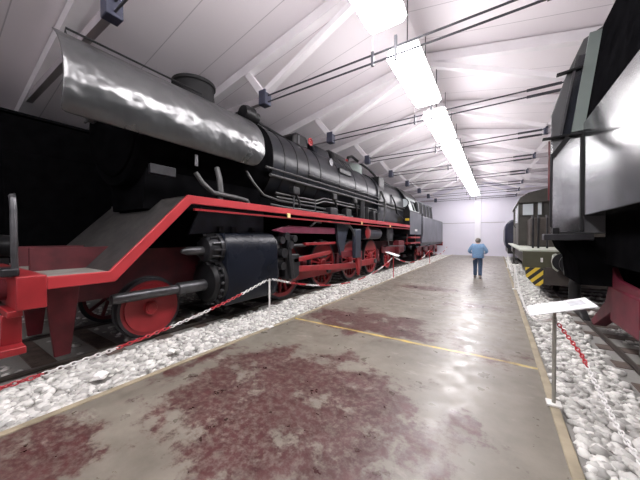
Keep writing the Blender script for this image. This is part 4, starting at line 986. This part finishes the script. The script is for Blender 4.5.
# ------------------------------------------------------------------ person walking away
def skin_mesh(name, verts, edges, radii, mat, parent, root=0, sub=2):
    off = Vector(parent.location) if parent else Vector((0, 0, 0))
    if parent and parent.parent: off += Vector(parent.parent.location)
    me = bpy.data.meshes.new(name); me.from_pydata([Vector(v) - off for v in verts], edges, [])
    me.materials.append(M[mat])
    o = bpy.data.objects.new(name, me); COL.objects.link(o)
    if parent: o.parent = parent
    o.modifiers.new('skin', 'SKIN')
    if not me.skin_vertices:
        me.skin_vertices.new() if hasattr(me.skin_vertices, 'new') else None
    for i, r in enumerate(radii):
        d = me.skin_vertices[0].data[i]
        d.radius = (r, r) if isinstance(r, (int, float)) else r
        d.use_root = (i == root)
    s = o.modifiers.new('sub', 'SUBSURF'); s.levels = sub; s.render_levels = sub
    o.modifiers['skin'].use_smooth_shade = True
    return o
def person():
    px, py = -0.66, 13.0
    P = thing('person', 'person in light blue denim jacket and dark jeans walking away down the walkway', 'person', (px, py, 0))
    def W(x, y, z): return (px + x, py + y, z)
    # skeleton: back faces the viewer (-Y), walking towards +Y, left foot leading
    J = {
        'pelvis': (0, 0, 0.90, 0.135), 'waist': (0, 0.0, 1.05, 0.13), 'chest': (0, 0.01, 1.25, 0.145), 'neck0': (0, 0.02, 1.39, 0.075), 'neck': (0, 0.04, 1.425, 0.055),
        'jaw': (0, 0.08, 1.47, 0.070), 'head': (0, 0.075, 1.54, 0.088), 'crown': (0, 0.06, 1.605, 0.060),
        'hipL': (-0.09, 0.01, 0.84, 0.10), 'kneeL': (-0.10, 0.13, 0.48, 0.062), 'ankL': (-0.10, 0.10, 0.09, 0.042), 'toeL': (-0.11, 0.26, 0.035, 0.035),
        'hipR': (0.09, -0.01, 0.84, 0.10), 'kneeR': (0.09, 0.0, 0.47, 0.062), 'ankR': (0.09, -0.16, 0.11, 0.042), 'toeR': (0.10, -0.03, 0.035, 0.035),
        'shL': (-0.17, 0.0, 1.36, 0.068), 'elL': (-0.33, -0.04, 1.10, 0.045), 'wrL': (-0.23, 0.18, 1.02, 0.030),
        'shR': (0.17, 0.0, 1.36, 0.068), 'elR': (0.33, -0.04, 1.10, 0.045), 'wrR': (0.23, 0.18, 1.02, 0.030),
        'palmL': (-0.17, 0.25, 1.03, 0.030), 'palmR': (0.17, 0.25, 1.03, 0.030),
        'nose': (0, 0.175, 1.515, 0.014), 'earL': (-0.088, 0.07, 1.52, 0.016), 'earR': (0.088, 0.07, 1.52, 0.016),
    }
    E = [('pelvis', 'waist'), ('waist', 'chest'), ('chest', 'neck0'), ('neck0', 'neck'), ('neck', 'jaw'), ('jaw', 'head'), ('head', 'crown'),
         ('pelvis', 'hipL'), ('hipL', 'kneeL'), ('kneeL', 'ankL'), ('ankL', 'toeL'), ('pelvis', 'hipR'), ('hipR', 'kneeR'), ('kneeR', 'ankR'), ('ankR', 'toeR'),
         ('chest', 'shL'), ('shL', 'elL'), ('elL', 'wrL'), ('wrL', 'palmL'), ('chest', 'shR'), ('shR', 'elR'), ('elR', 'wrR'), ('wrR', 'palmR'),
         ('head', 'nose'), ('head', 'earL'), ('head', 'earR')]
    for s, S in ((-1, 'L'), (1, 'R')):
        for k, (dz, ln) in enumerate(((0.030, 0.066), (0.011, 0.078), (-0.009, 0.074), (-0.028, 0.058))):
            b = (s * 0.155, 0.275, 1.03 + dz * 0.9, 0.0095); m_ = (s * 0.115, 0.275 + ln * 0.62, 1.03 + dz * 1.15, 0.0085); e = (s * 0.075, 0.275 + ln * 0.75, 1.025 + dz * 1.2, 0.007)
            J['f%s%da' % (S, k)] = b; J['f%s%db' % (S, k)] = m_; J['f%s%dc' % (S, k)] = e
            E += [('palm' + S, 'f%s%da' % (S, k)), ('f%s%da' % (S, k), 'f%s%db' % (S, k)), ('f%s%db' % (S, k), 'f%s%dc' % (S, k))]
        J['t%sa' % S] = (s * 0.15, 0.235, 1.065, 0.010); J['t%sb' % S] = (s * 0.115, 0.27, 1.085, 0.008)
        E += [('palm' + S, 't%sa' % S), ('t%sa' % S, 't%sb' % S)]
    names = list(J); idx = {n: i for i, n in enumerate(names)}
    body = skin_mesh('body', [W(*J[n][:3]) for n in names], [(idx[a], idx[b]) for a, b in E], [J[n][3] for n in names], 'skin', P, 0)
    def cloth(name, sel, edges, mat, add, extra=None):
        KJ = {n: (J[n][0], J[n][1], J[n][2], J[n][3] + add) for n in sel}
        if extra: KJ.update(extra)
        nm = list(KJ); ix = {n: i for i, n in enumerate(nm)}
        return skin_mesh(name, [W(*KJ[n][:3]) for n in nm], [(ix[a], ix[b]) for a, b in edges], [KJ[n][3] for n in nm], mat, P, 0)
    cloth('jacket', ['waist', 'chest', 'neck0', 'shL', 'elL', 'shR', 'elR'],
          [('hem', 'waist'), ('waist', 'chest'), ('chest', 'neck0'), ('chest', 'shL'), ('shL', 'elL'), ('elL', 'cuffL'), ('chest', 'shR'), ('shR', 'elR'), ('elR', 'cuffR')],
          'denim', 0.022, {'hem': (0, 0.0, 0.84, (0.235, 0.19)), 'cuffL': (-0.245, 0.15, 1.025, 0.045), 'cuffR': (0.245, 0.15, 1.025, 0.045), 'waist': (0, 0, 1.05, (0.235, 0.185)), 'chest': (0, 0.0, 1.24, (0.225, 0.18)), 'elL': (-0.33, -0.04, 1.10, 0.068), 'elR': (0.33, -0.04, 1.10, 0.068), 'shL': (-0.18, 0, 1.35, 0.10), 'shR': (0.18, 0, 1.35, 0.10)})
    cloth('jeans', ['hipL', 'kneeL', 'hipR', 'kneeR'],
          [('seat', 'hipL'), ('hipL', 'kneeL'), ('kneeL', 'cufL'), ('seat', 'hipR'), ('hipR', 'kneeR'), ('kneeR', 'cufR'), ('seat', 'top')],
          'jeans', 0.018, {'seat': (0, -0.01, 0.86, 0.165), 'top': (0, 0, 0.96, 0.16), 'cufL': (-0.10, 0.105, 0.07, 0.075), 'cufR': (0.09, -0.150, 0.09, 0.075)})
    for S, h, q, z in (('L', (-0.10, 0.06, 0.055), (-0.11, 0.27, 0.045), 0), ('R', (0.09, -0.18, 0.075), (0.10, 0.0, 0.045), 0)):
        skin_mesh('shoe', [W(*h), W((h[0] + q[0]) / 2, (h[1] + q[1]) / 2, 0.052), W(*q)], [(0, 1), (1, 2)], [0.072, 0.070, 0.056], 'shoe', P, 0)
    hv = MB().ball(W(0, 0.058, 1.555), 0.112, 14, (0.92, 1.0, 0.98))
    h = hv.build('hair', 'hair', P)
    # keep the face free of hair
    bm = bmesh.new(); bm.from_mesh(h.data)
    bmesh.ops.delete(bm, geom=[v for v in bm.verts if v.co.y > 0.10 and v.co.z < 1.59], context='VERTS'); bm.to_mesh(h.data); bm.free()
    f = MB()
    for s in (-1, 1): f.ball(W(s * 0.032, 0.158, 1.545), 0.010, 8)
    f.build('eyes', 'black', P)
    MB().bar(W(-0.025, 0.148, 1.475), W(0.025, 0.148, 1.475), 0.01, 0.008).build('mouth', 'red_dark', P)
    return P
person()

# ------------------------------------------------------------------ light, world, camera
w = bpy.data.worlds.new('world'); SC.world = w; w.use_nodes = True
w.node_tree.nodes['Background'].inputs['Color'].default_value = (0.5, 0.5, 0.55, 1)
w.node_tree.nodes['Background'].inputs['Strength'].default_value = 0.05

cam = bpy.data.cameras.new('camera'); cam.sensor_width = 36.0; cam.sensor_fit = 'HORIZONTAL'
cam.lens = 272.0 / 640.0 * 36.0; cam.clip_start = 0.05; cam.clip_end = 200
co = bpy.data.objects.new('camera', cam); COL.objects.link(co)
co.location = (0, 0, 1.70)
co.rotation_euler = (math.radians(90 - 0.63), 0, math.radians(33.05))
SC.camera = co
vs = SC.view_settings
vs.view_transform = 'Standard'; vs.look = 'None'; vs.gamma = 1.0; vs.use_curve_mapping = False
vs.exposure = 0.0
SC.cycles.use_denoising = True
SC.cycles.max_bounces = 8
